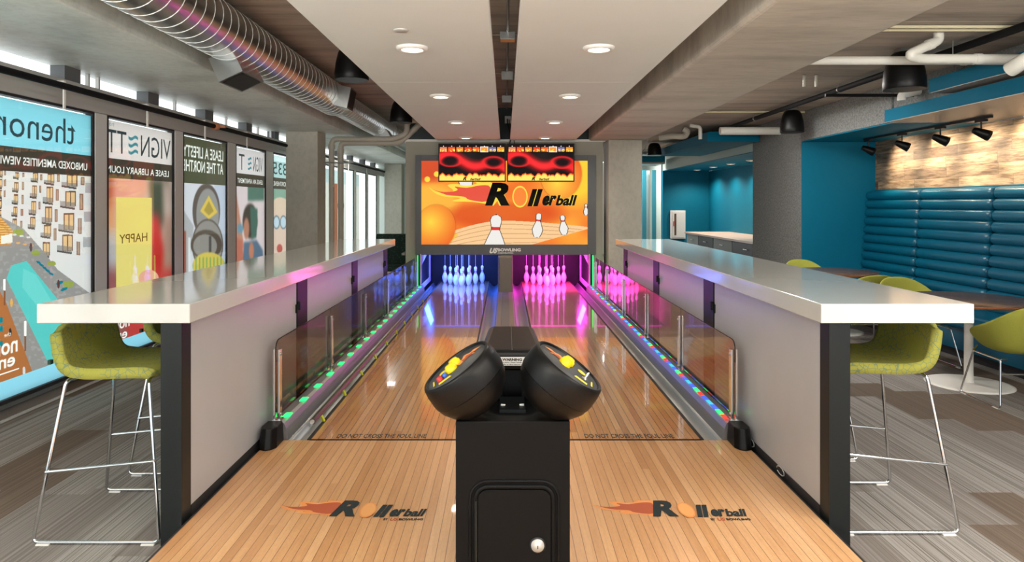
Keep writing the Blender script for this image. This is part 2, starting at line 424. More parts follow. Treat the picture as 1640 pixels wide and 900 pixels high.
def artgrid(name, fn, org, u, v, wd, ht, nx, ny, mat, parent):
    """flat print: fn(a, b) gives the colour at a, b in metres along u, v"""
    u, v, org = (np.array(a, float) for a in (u, v, org)); base = np.array(ORG[parent.name]) if parent is not None else np.zeros(3)
    a = np.linspace(0, wd, nx+1); b = np.linspace(0, ht, ny+1); A, B = np.meshgrid(a, b)
    P = org+A.reshape(-1, 1)*u+B.reshape(-1, 1)*v-base
    idx = np.arange((nx+1)*(ny+1)).reshape(ny+1, nx+1)
    Fc = np.stack([idx[:-1, :-1], idx[:-1, 1:], idx[1:, 1:], idx[1:, :-1]], -1).reshape(-1, 4)
    ac = (a[:-1]+a[1:])/2; bc = (b[:-1]+b[1:])/2; AC, BC = np.meshgrid(ac, bc)
    C = lin(np.clip(fn(AC, BC), 0, 255)).reshape(-1, 3)
    me = bpy.data.meshes.new(name); me.from_pydata(P.tolist(), [], Fc.tolist())
    ca = me.color_attributes.new('Col', 'FLOAT_COLOR', 'CORNER')
    cc = np.concatenate([np.repeat(C, 4, 0), np.ones((len(C)*4, 1))], 1).astype(np.float32)
    ca.data.foreach_set('color', cc.ravel()); me.materials.append(M[mat]); me.update()
    o = bpy.data.objects.new(name, me); COL.objects.link(o)
    if parent is not None: o.parent = parent
    ORG[o.name] = tuple(base); return o
def inpoly(X, Y, pts):
    r = np.zeros(X.shape, bool); n = len(pts)
    for i in range(n):
        x0, y0 = pts[i]; x1, y1 = pts[(i+1) % n]
        if y0 == y1: continue
        c = ((y0 > Y) != (y1 > Y)) & (X < (x1-x0)*(Y-y0)/(y1-y0)+x0); r ^= c
    return r
def vnoise(X, Y, seed=0):
    r = np.random.RandomState(seed); g = r.rand(64, 64)
    xi = np.floor(X).astype(int); yi = np.floor(Y).astype(int); fx = X-xi; fy = Y-yi
    fx = fx*fx*(3-2*fx); fy = fy*fy*(3-2*fy)
    G = lambda a, b: g[a % 64, b % 64]
    return (G(xi, yi)*(1-fx)+G(xi+1, yi)*fx)*(1-fy)+(G(xi, yi+1)*(1-fx)+G(xi+1, yi+1)*fx)*fy
def put(C, m, c, a=1.):
    m = np.asarray(m, float)[..., None]*a
    C[:] = C*(1-m)+np.array(c, float)*m
def ell(X, Y, cx, cy, rx, ry, rot=0):
    dx, dy = X-cx, Y-cy; c, s = cos(rot), sin(rot)
    return ((dx*c+dy*s)/rx)**2+((-dx*s+dy*c)/ry)**2
def soft(d, w): return np.clip(.5-d/w, 0, 1)

exec_parts = True
# ================================================================== STRUCTURE
ZD = 3.16; ZDR = 2.86; ZB = 2.61
struct('floor', BX(-3.75, 5.6, -1.5, 22, -.1, 0), 'carpet')
tag(struct('ceiling', BX(-2.6, 2.2, -1.5, 21, ZD, ZD+.15), 'concrete_deck'))
struct('ceiling', BX(2.2, 5.7, -1.5, 21, ZDR, ZDR+.15), 'concrete_deck')
struct('ceiling', BX(-3.75, -2.52, -1.5, 20.2, 2.70, 3.2), ['concrete_soffit'], bevel=.01)
struct('beam', BX(1.386, 2.31, -1.5, 11.8, ZB, ZD), 'concrete_beam', bevel=.03)
# columns
def column(x0, x1, y0, y1, z1): return struct('column', BX(x0, x1, y0, y1, 0, z1), 'concrete_column', bevel=.012)
column(-3.43, -2.93, 10.72, 11.2, 2.70); column(1.68, 2.23, 11.2, 11.75, ZB); column(-3.42, -2.93, 19.4, 19.9, 2.70)
# wall above and around the pin bays
YB = 11.42
mb = MB().box(-1.66, -1.47, YB, YB+.12, 0, 2.6).box(1.46, 1.62, YB, YB+.12, 0, 2.6).box(-1.47, 1.46, YB, YB+.12, 2.3, 2.6)
struct('wall_back', mb, 'beige_wall')
struct('trim_1', BX(-1.66, 1.66, YB-.03, YB+.12, 2.6, 2.635), 'trim_white')
struct('wall_back_upper', BX(-1.66, 1.38, YB-.02, YB+.13, 2.636, ZD), 'dark_wall')
struct('wall_back_left', BX(-1.66, -1.56, YB+.13, 20.2, 0, 2.6), 'beige_wall')
struct('wall_back_far', BX(-3.75, -1.5, 20.2, 20.35, 0, ZD), 'pale_wall')
# right side walls
XW = 4.17
struct('wall_right_pier', BX(XW, 5.6, 9.68, 11.58, 0, ZDR), 'grey_felt')
struct('wall_right_header', BX(XW, 5.6, 7.42, 9.67, 2.45, ZDR), 'grey_felt')
struct('wall_right_front_header', BX(XW+.02, 5.6, -1.5, 7.41, 2.58, ZDR), 'grey_felt')
struct('ceiling_niche', BX(XW+.01, 5.2, 7.42, 9.66, 2.435, 2.449), 'teal_paint')
struct('wall_niche_end', BX(XW, 5.2, 9.655, 9.679, 0, 2.434), 'teal_paint')
struct('wall_right', BX(5.2, 5.3, -1.5, 9.655, 0, 2.434), 'reclaimed_wood')
struct('wall_alcove_header', BX(XW, 5.6, 11.585, 18.2, 2.45, ZDR), 'pale_wall')
struct('ceiling_alcove', BX(XW+.01, 5.39, 11.59, 18.19, 2.435, 2.449), 'teal_paint')
struct('wall_alcove_right', BX(5.39, 5.5, 11.59, 18.3, 0, 2.434), 'teal_paint')
struct('wall_alcove_end', BX(XW, 5.39, 18.2, 18.3, 0, 2.449), 'teal_paint')
struct('wall_right_far', BX(XW-.02, 4.3, 18.31, 22, 0, ZDR), 'pale_wall')
struct('wall_end', BX(1.6, 4.3, 21.6, 21.7, 0, ZDR), 'pale_wall')
# ------------------------------------------------------------------ left window wall
XG = -3.6
ZT, ZS = 2.36, .10
def px(Y, X=XG): return VX+F*X/Y
def pyz(Z, Y): return VY-(Z-HC)*F/Y
def Yof(p, X=XG): return F*X/(p-VX)
spans = [(3.2, Yof(151)), (Yof(170.5), Yof(279)), (Yof(292.5), Yof(364)), (Yof(377), Yof(426)), (Yof(437), 11.95)]
far = [(12.15, 13.4), (13.62, 14.85), (15.07, 16.3), (16.52, 17.75), (17.97, 19.2)]
near = [(.2, 2.98), (-1.4, 0.0)]
mb = MB().box(XG-.12, XG+.0, -1.5, 20.2, 0, ZS)
struct('wall_left_curb', mb, 'carpet')
struct('trim_2', BX(XG+.0, XG+.015, -1.5, 20.2, 0, .016), 'alu_light')
struct('trim_3', BX(XG-.02, XG+.03, -1.5, 20.2, ZS, ZS+.03), 'steel_brushed')
struct('wall_left_header', MB().box(XG-.14, XG-.0, -1.5, 20.2, 2.40, 2.58).box(XG-.02, XG+.03, -1.5, 20.2, 2.365, 2.41), ['aluminium'])
allsp = near[::-1]+spans+far
for i, (y0, y1) in enumerate(allsp):
    n = i+1
    mbf = MB()
    fw = .03
    fb, ff = (.06, .004) if y0 < 11.9 else (.02, .006)
    if y0 > 11.9: fw = .02
    mbf.box(XG-fb, XG+ff, y0-.001, y0+fw, ZS+.031, 2.364).box(XG-fb, XG+ff, y1-fw, y1, ZS+.031, 2.364).box(XG-.055, XG+.015, y0+fw, y1-fw, ZS+.031, ZS+.055).box(XG-.055, XG+.015, y0+fw, y1-fw, 2.345, 2.364)
    wn = struct('window_%d' % n, mbf, 'black_rubber')
    g = build('pane', BX(XG-.006, XG-.001, y0+fw, y1-fw, ZS+.056, 2.344), 'clear_glass', wn)
    ye = allsp[i+1][0] if i+1 < len(allsp) else 19.6
    struct('mullion_%d' % n, BX(XG-(.1 if y0 < 11.9 else .03), XG+(.008 if y0 < 11.9 else .006), y1+.002, ye-.003, ZS+.031, 2.364), 'alu_light', bevel=.004)
# clerestory: piers and thin bars between header and soffit
for a, b in [(Yof(105.5), Yof(131)), (Yof(239), Yof(256)), (Yof(330), Yof(343)), (Yof(396), Yof(405)), (10.75, 10.95), (12, 12.2), (13.3, 13.5), (14.7, 14.9), (16.1, 16.3), (17.5, 17.7), (18.9, 19.1), (4.3, 4.5), (2.9, 3.1), (1.6, 1.8)]:
    m = (a+b)/2
    struct('trim_4', BX(XG-.13, XG-.01, a, b, 2.581, 2.699), 'frame_grey')
for p in (152, 168, 289, 370, 420, 440):
    struct('trim_5', BX(XG-.08, XG-.05, Yof(p)-.012, Yof(p)+.012, 2.581, 2.699), 'aluminium')

# ---- printed window film
YB1 = 1.98; YB2 = 1.80; ZBL = .285
def blur(C, k):
    for ax in (0, 1):
        P = C.copy()
        for _ in range(3):
            c = np.cumsum(np.pad(P, [(k+1, k) if a == ax else (0, 0) for a in range(3)], mode='edge'), axis=ax)
            P = (np.take(c, range(2*k+1, 2*k+1+C.shape[ax]), ax)-np.take(c, range(0, C.shape[ax]), ax))/(2*k+1)
        C[:] = P
def raster(s, bold, asp, H=96):
    V, Fc = textmesh(s, bold); lo, hi = V.min(0), V.max(0); W = int(H*asp); img = np.zeros((H, W))
    P = (V[:, :2]-lo[:2])/(hi[:2]-lo[:2])*np.array([W, H])
    for f in Fc:
        for k in range(1, len(f)-1):
            a, b, c = P[f[0]], P[f[k]], P[f[k+1]]
            x0, x1 = int(max(0, min(a[0], b[0], c[0]))), int(min(W-1, max(a[0], b[0], c[0])))+1; y0, y1 = int(max(0, min(a[1], b[1], c[1]))), int(min(H-1, max(a[1], b[1], c[1])))+1
            if x1 <= x0 or y1 <= y0: continue
            X, Y = np.meshgrid(np.arange(x0, x1)+.5, np.arange(y0, y1)+.5)
            e = lambda p, q: (X-p[0])*(q[1]-p[1])-(Y-p[1])*(q[0]-p[0])
            e1, e2, e3 = e(a, b), e(b, c), e(c, a); img[y0:y1, x0:x1][((e1 >= 0) & (e2 >= 0) & (e3 >= 0)) | ((e1 <= 0) & (e2 <= 0) & (e3 <= 0))] = 1
    return img
def putt(C, Y, Z, s, ya, yb, z0, z1, c=(250, 248, 240), bold=0.):
    """unprinted lettering in the film, reading from outside: ya is the far end"""
    m = (Y < ya+.02) & (Y > yb-.02) & (Z > z0-.02) & (Z < z1+.02)
    if not m.any(): return
    img = raster(s, bold, (ya-yb)/(z1-z0)*1.0); H, W = img.shape; dy = abs(Y[0, 1]-Y[0, 0]); dz = abs(Z[1, 0]-Z[0, 0]); acc = np.zeros(Y.shape)
    for i in (-.375, -.125, .125, .375):
        for j in (-.375, -.125, .125, .375):
            u = (ya-(Y+i*dy))/(ya-yb)*W; v = (Z+j*dz-z0)/(z1-z0)*H; ok = (u >= 0) & (u < W) & (v >= 0) & (v < H)
            acc += np.where(ok, img[np.clip(v, 0, H-1).astype(int), np.clip(u, 0, W-1).astype(int)], 0)/16
    put(C, acc, c)
def tband(C, A, Bz, top):
    put(C, Bz > YB1, top); put(C, (Bz <= YB1) & (Bz > YB2), (70, 62, 52)); put(C, Bz < ZBL, (150, 216, 236))
def film(i, fn, nx, ny, label):
    y0, y1 = spans[i]; t = thing('window_poster', label, 'poster', (XG-.02, (y0+y1)/2, ZS+.05), 'printed films behind the window glass')
    artgrid('poster_print', lambda A, B: fn(px(A+y0+.03), pyz(B+ZS+.056, A+y0+.03), A+y0+.03, B+ZS+.056), (XG-.012, y0+.03, ZS+.056), (0, 1, 0), (0, 0, 1), y1-y0-.06, 2.328-ZS-.056, nx, ny, 'film_art', t)
    return t
def ftext(t, s, ya, yb, z0, z1, mat, bold=0., name='lettering'):
    mb = MB(); text(mb, s, (XG-.009, ya, z0), (0, -1, 0), (0, 0, 1), ya-yb, z1-z0, bold); return build(name, mb, mat, t)
def a1(x, y, Y, Z):
    C = np.zeros(x.shape+(3,)); C[:] = (206, 200, 196)
    X = x*5.625; V = (y-250)*5.625                      # zoom units of the facade drawing
    put(C, V < 3000, (222, 216, 212))
    put(C, X > 860, (190, 186, 184))
    for cx, wd, rows in [(20, 26, [(130, 180), (210, 280), (310, 370), (400, 460), (490, 530)]), (165, 30, [(150, 195), (240, 310), (350, 420), (460, 530), (570, 640)]),
                         (330, 36, [(150, 220), (268, 362), (410, 512), (552, 640)]), (468, 50, [(160, 242), (280, 410), (460, 592), (625, 720), (780, 890)]),
                         (655, 76, [(168, 270), (320, 450), (520, 662), (712, 850)])]:
        for k, (r0, r1) in enumerate(rows):
            cc = cx-k*(cx*.018+2)
            put(C, (abs(X-cc-wd*.1) < wd*.62) & (V > r0-6) & (V < r1+4), (120, 84, 66))
            put(C, (abs(X-cc-wd*.1) < wd*.5) & (V > r0+8) & (V < r1), (226, 186, 136))
            put(C, (abs(X-cc-wd*.1) < wd*.06) & (V > r0) & (V < r1), (110, 80, 66))
            by = r1-(r1-r0)*.28
            put(C, (X > cc-wd*1.15) & (X < cc+wd*.62) & (V > by+(X-cc)*.12) & (V < by+(r1-r0)*.4+(X-cc)*.16), (128, 122, 118), .62)
            put(C, (X > cc-wd*1.15) & (X < cc+wd*.62) & (abs(V-by-(r1-r0)*.42-(X-cc)*.16) < 8), (84, 78, 76))
    for cx, wd, rows in [(60, 9, [(130, 172), (210, 270), (308, 368)]), (226, 10, [(150, 190), (232, 302), (350, 432), (475, 540), (585, 645)]), (385, 9, [(165, 220), (265, 330), (410, 480)]),
                         (540, 13, [(165, 232), (300, 402), (480, 592), (650, 760)]), (758, 17, [(190, 262), (340, 486), (558, 700), (770, 892)])]:
        for k, (r0, r1) in enumerate(rows):
            cc = cx-k*(cx*.016+1); put(C, (abs(X-cc) < wd) & (V > r0) & (V < r1), (146, 104, 86)); put(C, (abs(X-cc) < wd*.5) & (V > r0+8) & (V < r1-8), (176, 150, 128))
    for k, yy in enumerate((240, 500, 730)):
        put(C, (X > 780-k*10) & (X < 850) & (V > yy) & (V < yy+90), (158, 156, 158), .8)
    base = [(-400, 300), (0, 345), (40, 366), (68, 398), (95, 432), (152, 474), (300, 560), (300, 800), (-400, 800)]
    pl = inpoly(x, y, base); nz = vnoise(x/5, y/4, 3)
    put(C, pl, (150, 144, 140)); put(C, pl & (nz > .7), (162, 156, 152))
    put(C, inpoly(x, y, [(-300, 330), (2, 346), (24, 370), (20, 392), (-300, 420)]), (196, 132, 66)); put(C, inpoly(x, y, [(-300, 330), (2, 346), (24, 370), (20, 392), (-300, 420)]) & (np.sin(y*1.6) > .2), (232, 182, 104))
    put(C, inpoly(x, y, [(4, 378), (22, 374), (23, 388), (4, 391)]), (234, 230, 220))
    for cx, cy, r in [(32, 372, 9), (60, 405, 7), (85, 422, 7), (112, 455, 9)]: put(C, ell(x, y, cx, cy, r, r*.6) < 1, (150, 160, 74))
    for k in range(7): put(C, ell(x, y, 26+k*5.5, 376+(k*37) % 24, 3.4, 1.6) < 1, (222, 170, 110) if k % 2 else (214, 214, 210))
    put(C, inpoly(x, y, [(21, 425), (45, 418), (93, 477), (125, 540), (120, 640), (85, 592), (13, 446)]), (92, 196, 190))
    put(C, inpoly(x, y, [(40, 430), (60, 440), (84, 480), (70, 500), (38, 460)]), (130, 216, 208), .5)
    put(C, inpoly(x, y, [(-300, 440), (0, 462), (14, 488), (56, 600), (40, 640), (-300, 700)]), (178, 110, 62))
    for yy in (508, 522, 546): put(C, (x < 7) & (x > -30) & (y > yy) & (y < yy+9), (20, 128, 140))
    for k in range(5): put(C, ell(x, y, 64+k*5, 420+k*4.6, 4, 1.8, .5) < 1, (10, 116, 136))
    for cx, cy in ((98, 453), (105, 463)): put(C, ell(x, y, cx, cy, 6, 2.4, -.4) < 1, (10, 122, 140))
    for cx, y0, y1 in ((10, 447, 465), (43, 514, 538)): put(C, (abs(x-cx) < 1.8) & (y > y0) & (y < y1), (255, 248, 240)); put(C, (abs(x-cx) < 1.4) & (y >= y1) & (y < y1+24), (140, 84, 54))
    for cx, cy, c in ((21, 485, (230, 170, 80)), (19, 532, (60, 52, 50)), (96, 455, (90, 60, 60)), (41, 594, (220, 214, 214)), (52, 396, (90, 70, 70))):
        put(C, ell(x, y, cx, cy, 2.2, 7) < 1, c)
    tband(C, Y, Z, (140, 212, 226)); put(C, (Y > 4.6) & (Y < 5.1) & (Z > .335) & (Z < .345), (250, 248, 240)); putt(C, Y, Z, 'UNBOXED AMENITIES VIEWING', 5.93, 4.79, 1.85, 1.912, bold=.012); putt(C, Y, Z, 'the', 5.02, 4.95, .60, .63, bold=.01); putt(C, Y, Z, 'north', 5.085, 4.72, .47, .595, bold=.02); putt(C, Y, Z, 'end', 5.06, 4.80, .375, .475, bold=.02); return C
t = film(0, a1, 620, 470, 'blue and rendered courtyard film behind the nearest window, pool and white apartment block')
ftext(t, 'thenorthend', 5.765, 4.11, 2.055, 2.26, 'film_grey', .0)
def a2(x, y, Y, Z):
    C = np.zeros(x.shape+(3,)); n = vnoise(x/18, y/24, 5); C[:] = (206, 176, 160)
    put(C, ell(x, y, 205, 298, 34, 30) < 1, (228, 158, 134)); put(C, (x < 184) & (y < 330), (178, 92, 66)); put(C, (x < 186) & (y > 326) & (y < 380), (222, 150, 96), .8)
    put(C, (x < 190) & (y > 372), (176, 168, 166))
    put(C, inpoly(x, y, [(240, 285), (272, 285), (280, 340), (262, 360), (246, 420), (244, 330)]), (74, 78, 62)); put(C, inpoly(x, y, [(262, 290), (282, 300), (282, 345), (264, 352)]), (186, 162, 150))
    put(C, inpoly(x, y, [(244, 345), (256, 345), (264, 400), (262, 470), (244, 470)]), (196, 56, 50)); put(C, (x > 264) & (y > 345), (176, 138, 122))
    put(C, inpoly(x, y, [(160, 430), (290, 430), (290, 560), (160, 560)]), (196, 70, 66)); put(C, (x < 205) & (y > 430), (150, 90, 86))
    C += (n[..., None]-.5)*22
    blur(C, 9)
    put(C, inpoly(x, y, [(188, 316), (245, 317), (245, 470), (188, 474)]), (226, 206, 116)); put(C, ell(x, y, 240, 446, 16, 14) < 1, (230, 168, 140))
    tband(C, Y, Z, (226, 214, 208)); putt(C, Y, Z, 'LEASE A LIBRARY LOUN', 7.37, 6.215, 1.85, 1.915, bold=.012); putt(C, Y, Z, 'north', 6.60, 6.215, .39, .49, bold=.015); putt(C, Y, Z, 'end', 6.56, 6.27, .29, .38, bold=.015); return C
t = film(1, a2, 280, 420, 'white and warm film of a reader holding a yellow book, second window from the front')
ftext(t, 'VIGN', 7.40, 6.80, 2.035, 2.245, 'film_grey', .0); ftext(t, 'TT', 6.54, 6.215, 2.035, 2.245, 'film_grey', .0)
mb = MB()
for k in range(3):
    z = 2.05+k*.068; pts = [(-a*.17, .014*sin(a*6.28)) for a in np.linspace(0, 1, 9)]; pts = pts+[(a, b+.03) for a, b in pts[::-1]]
    polyfan(mb, pts, (XG-.009, 6.745, z), (0, 1, 0), (0, 0, 1))
build('wave_mark', mb, 'film_cyan', t)
ftext(t, 'nor', 6.33, 6.22, 2.275, 2.305, 'film_cyan'); ftext(t, 'HAPPY', 6.92, 6.42, 1.19, 1.275, 'film_olive', .0)
def a3(x, y, Y, Z):
    C = np.zeros(x.shape+(3,)); C[:] = (214, 212, 218)
    put(C, x > 345, (180, 192, 214), .6); put(C, inpoly(x, y, [(285, 320), (312, 362), (300, 470), (285, 470)]), (178, 176, 176)); put(C, (x < 300) & (y > 370), (166, 100, 84)); put(C, (x < 307) & (x > 303) & (y > 380), (222, 222, 222))
    put(C, ell(x, y, 332, 338, 22, 44) < 1, (96, 84, 78)); put(C, ell(x, y, 334, 344, 18, 42) < 1, (150, 146, 142))
    put(C, inpoly(x, y, [(336, 313), (350, 340), (336, 351), (322, 338)]), (222, 190, 84)); put(C, inpoly(x, y, [(336, 322), (344, 338), (336, 345), (328, 337)]), (150, 130, 60), .7)
    put(C, (y > 351) & (ell(x, y, 334, 392, 25, 42) < 1), (146, 140, 134)); put(C, abs(ell(x, y, 334, 392, 24, 40)-1) < .06, (90, 78, 70))
    put(C, (ell(x, y, 332, 392, 25, 24) < 1), (92, 80, 70)); put(C, (ell(x, y, 330, 394, 19, 19) < 1), (148, 142, 134)); put(C, (abs(x-338) < 2) & (y > 378) & (y < 404), (90, 84, 80))
    put(C, ell(x, y, 336, 426, 26, 22) < 1, (214, 190, 90)); put(C, (ell(x, y, 336, 426, 26, 22) < 1) & (np.sin(x*1.1) > .3) & (y > 412), (140, 170, 90)); put(C, (ell(x, y, 336, 470, 30, 44) < 1) & (y > 430), (168, 160, 150))
    blur(C, 1); put(C, Z > YB2, (84, 82, 62)); put(C, (Z > YB2) & (Y < 8.3), (74, 78, 52), .5); put(C, Z < ZBL, (150, 216, 236)); putt(C, Y, Z, 'LEASE A LIFESTY', 8.79, 7.69, 2.10, 2.235, bold=.015); putt(C, Y, Z, 'AT THE NORTHE', 8.79, 7.69, 1.935, 2.07, bold=.015); return C
t = film(2, a3, 260, 420, 'dark green topped film of a round steel tank, third window from the front')
def a4(x, y, Y, Z):
    C = np.zeros(x.shape+(3,)); C[:] = (222, 204, 204)
    put(C, inpoly(x, y, [(398, 296), (424, 296), (424, 321), (398, 322)]), (88, 120, 106))
    put(C, inpoly(x, y, [(376, 310), (380, 310), (388, 362), (392, 395), (376, 420)]), (196, 138, 112)); put(C, ell(x, y, 386, 366, 5, 8) < 1, (112, 150, 170)); put(C, inpoly(x, y, [(376, 380), (390, 384), (392, 440), (376, 440)]), (190, 112, 92))
    put(C, ell(x, y, 402, 354, 12, 28) < 1, (70, 62, 54)); put(C, inpoly(x, y, [(402, 330), (414, 335), (412, 380), (404, 384)]), (70, 104, 92)); put(C, ell(x, y, 396, 366, 4.5, 17) < 1, (182, 126, 102))
    put(C, inpoly(x, y, [(392, 388), (412, 384), (422, 400), (424, 430), (390, 430)]), (88, 110, 132)); put(C, ell(x, y, 404, 402, 4, 14) < 1, (190, 124, 98)); blur(C, 3)
    tband(C, Y, Z, (226, 216, 214)); putt(C, Y, Z, 'LEASE AN APARTMENT H', 10.22, 9.17, 1.85, 1.915, bold=.012); return C
t = film(3, a4, 220, 400, 'pale film of a cheering figure with dark curly hair, fourth window from the front')
ftext(t, 'VIGN', 10.2, 9.83, 2.03, 2.245, 'film_grey'); ftext(t, 'T', 9.5, 9.3, 2.03, 2.245, 'film_grey')
mb = MB()
for k in range(3):
    z = 2.05+k*.068; pts = [(-a*.13, .012*sin(a*6.28)) for a in np.linspace(0, 1, 9)]; pts = pts+[(a, b+.03) for a, b in pts[::-1]]
    polyfan(mb, pts, (XG-.009, 9.76, z), (0, 1, 0), (0, 0, 1))
build('wave_mark', mb, 'film_cyan', t)
def a5(x, y, Y, Z):
    C = np.zeros(x.shape+(3,)); C[:] = (226, 196, 178)
    put(C, y < 322, (136, 170, 150)); put(C, ell(x, y, 450, 330, 14, 14) < 1, (228, 200, 176))
    put(C, ell(x, y, 444, 356, 5.5, 11) < 1, (100, 120, 134)); put(C, ell(x, y, 455, 356, 5.5, 11) < 1, (100, 120, 134)); put(C, ell(x, y, 444, 356, 4.3, 9) < 1, (196, 214, 226)); put(C, ell(x, y, 455, 356, 4.3, 9) < 1, (196, 214, 226))
    put(C, ell(x, y, 449, 398, 4.5, 7) < 1, (190, 84, 76)); blur(C, 1); tband(C, Y, Z, (184, 218, 216)); putt(C, Y, Z, 'AT THE NORTHEND', 11.85, 10.66, 1.85, 1.92, bold=.012); return C
t = film(4, a5, 180, 400, 'pale teal film of a face in light glasses, window beside the concrete column')
ftext(t, '7835', 11.6, 10.67, 2.03, 2.22, 'film_grey')
# strips of film on the far windows
for i, (y0, y1, c) in enumerate([(12.2, 13.3, (226, 230, 222)), (13.7, 14.2, (230, 226, 214)), (14.5, 14.8, (160, 92, 60)), (15.1, 15.6, (232, 230, 222)), (16.6, 17.0, (226, 224, 214))]):
    t = thing('window_poster', ['pale film on the window just past the front concrete column', 'pale narrow film on the window behind the beige pipes', 'narrow rust brown film strip on the far window wall', 'pale film beside the rust brown strip', 'cream film strip nearest the far end wall'][i], 'poster', (XG-.02, y0, .2), 'film strips on the far windows')
    artgrid('poster_print', lambda A, B, c=c: (lambda C: (put(C, B > 1.85, (196, 216, 214)), C)[1])(np.ones(A.shape+(3,))*np.array(c)), (XG-.02, y0, .18), (0, 1, 0), (0, 0, 1), y1-y0, 2.1, 10, 30, 'film_art', t)
# sprinkler pipe along the windows
t = thing('sprinkler_pipe', 'dark sprinkler pipe running above the window posters', 'pipe', (-3.42, 5, 2.47))
build('pipe', MB().cyl((-3.42, -1, 2.475), (-3.42, 20, 2.475), .026), 'black_iron', t)
mb = MB()
for y in (3.9, Yof(105, -3.42), Yof(238, -3.42), Yof(330, -3.42), Yof(397, -3.42), 13, 15, 17): build('hanger', BX(-3.435, -3.425, y-.012, y+.012, 2.30, 2.52).box(-3.6, -3.43, y-.01, y+.01, 2.50, 2.52), 'trim_white', t)
build('valve', MB().lathe([(.015, 0), (.045, .02), (.045, .08), (.02, .12)], (-3.42, 8.05, 2.475), (0, 1, 0), 12).box(-3.36, -3.3, 8.08, 8.12, 2.46, 2.49), 'walnut_edge', t)

# ================================================================== BOWLING LANES
ZA = .125; YF = Yof(0) if False else 4.176; YL = 12.75
XA = 1.435
app = build('bowling_approach', BX(-XA, XA, -.3, YF, 0.001, ZA), 'maple_approach')
tag(app, 'raised maple plank approach floor in front of the foul line', 'bowling approach')
build('edge_strip', BX(-XA-.012, -XA, -.3, YF-.2, .001, ZA-.002), 'black_rubber', app)
build('edge_strip', BX(XA, XA+.012, -.3, YF-.2, .001, ZA-.002), 'black_rubber', app)
def flame_logo(parent, org, u, v, wd, ht, sign=False):
    """Rollerball lettering with a flame tail, fitted in a box wd x ht"""
    n0 = np.cross(u, v)*.0006
    q = (lambda p: [(a*wd, b*ht) for a, b in p])
    mb = MB()
    f1 = smoothpts([(0, .82), (.05, .66), (.13, .62), (.17, .70), (.13, .86), (.19, .90), (.26, .84), (.33, .92), (.30, .98), (.37, .95), (.44, .90), (.44, .30), (.30, .34), (.16, .36), (.22, .46), (.12, .50), (.05, .60)], 3)
    polyfan(mb, q(f1), org, u, v, n0); build('flame', mb, 'sign_yellow' if sign else 'orange_ink', parent)
    mb = MB(); f2 = smoothpts([(.02, .77), (.08, .66), (.16, .66), (.2, .72), (.18, .82), (.26, .78), (.36, .86), (.42, .8), (.40, .36), (.28, .40), (.24, .50), (.12, .56)], 3)
    polyfan(mb, q(f2), org, u, v, n0*2); build('flame', mb, 'sign_red' if sign else 'red_ink', parent)
    def letters(mb, b, n):
        o = np.array(org, float); U = np.array(u, float); V = np.array(v, float)
        text(mb, 'R', o+U*wd*.385+V*ht*.22, U, V, wd*.168, ht*.72, b, wd*.05/(ht*.72), n)
        text(mb, 'll', o+U*wd*.672+V*ht*.20, U, V, wd*.07, ht*.54, b, wd*.035/(ht*.54), n)
        text(mb, 'er', o+U*wd*.765+V*ht*.22, U, V, wd*.092, ht*.32, b, wd*.018/(ht*.32), n)
        text(mb, 'ball', o+U*wd*.862+V*ht*.22, U, V, wd*.128, ht*.33, b*.8, wd*.02/(ht*.33), n)
        return mb
    if sign: build('letter_glow', letters(MB(), .085, n0*3), 'sign_yellow', parent)
    build('lettering', letters(MB(), .05, n0*4), 'black_ink' if sign else 'dark_ink', parent)
    mb = MB(); polyfan(mb, disc2((.622*wd, .5*ht), .052*wd, .34*ht), org, u, v, n0*5); build('ball_mark', mb, 'sign_yellow' if sign else 'orange_ink', parent)
    mb = MB(); polyfan(mb, disc2((.622*wd, .5*ht), .044*wd, .29*ht), org, u, v, n0*6); build('ball_mark', mb, 'sign_orange' if sign else 'yellow_band', parent)
U3, V3 = (1, 0, 0), (0, 1, 0)
for x0 in (-1.085, .405):
    flame_logo(app, (x0, 3.10, ZA+.0004), U3, V3, .71, .235)
    mb = MB(); text(mb, 'BY', (x0+.53, 3.115, ZA+.001), U3, V3, .02, .022, .04); build('lettering', mb, 'dark_ink', app); mb = MB(); text(mb, 'BOWLING', (x0+.60, 3.115, ZA+.001), U3, V3, .11, .022, .05); build('lettering', mb, 'dark_ink', app)
    mb = MB(); text(mb, 'US', (x0+.557, 3.112, ZA+.001), U3, V3, .035, .03, .04, .2); build('lettering', mb, 'red_ink', app)
LI, LO = .30, 1.19
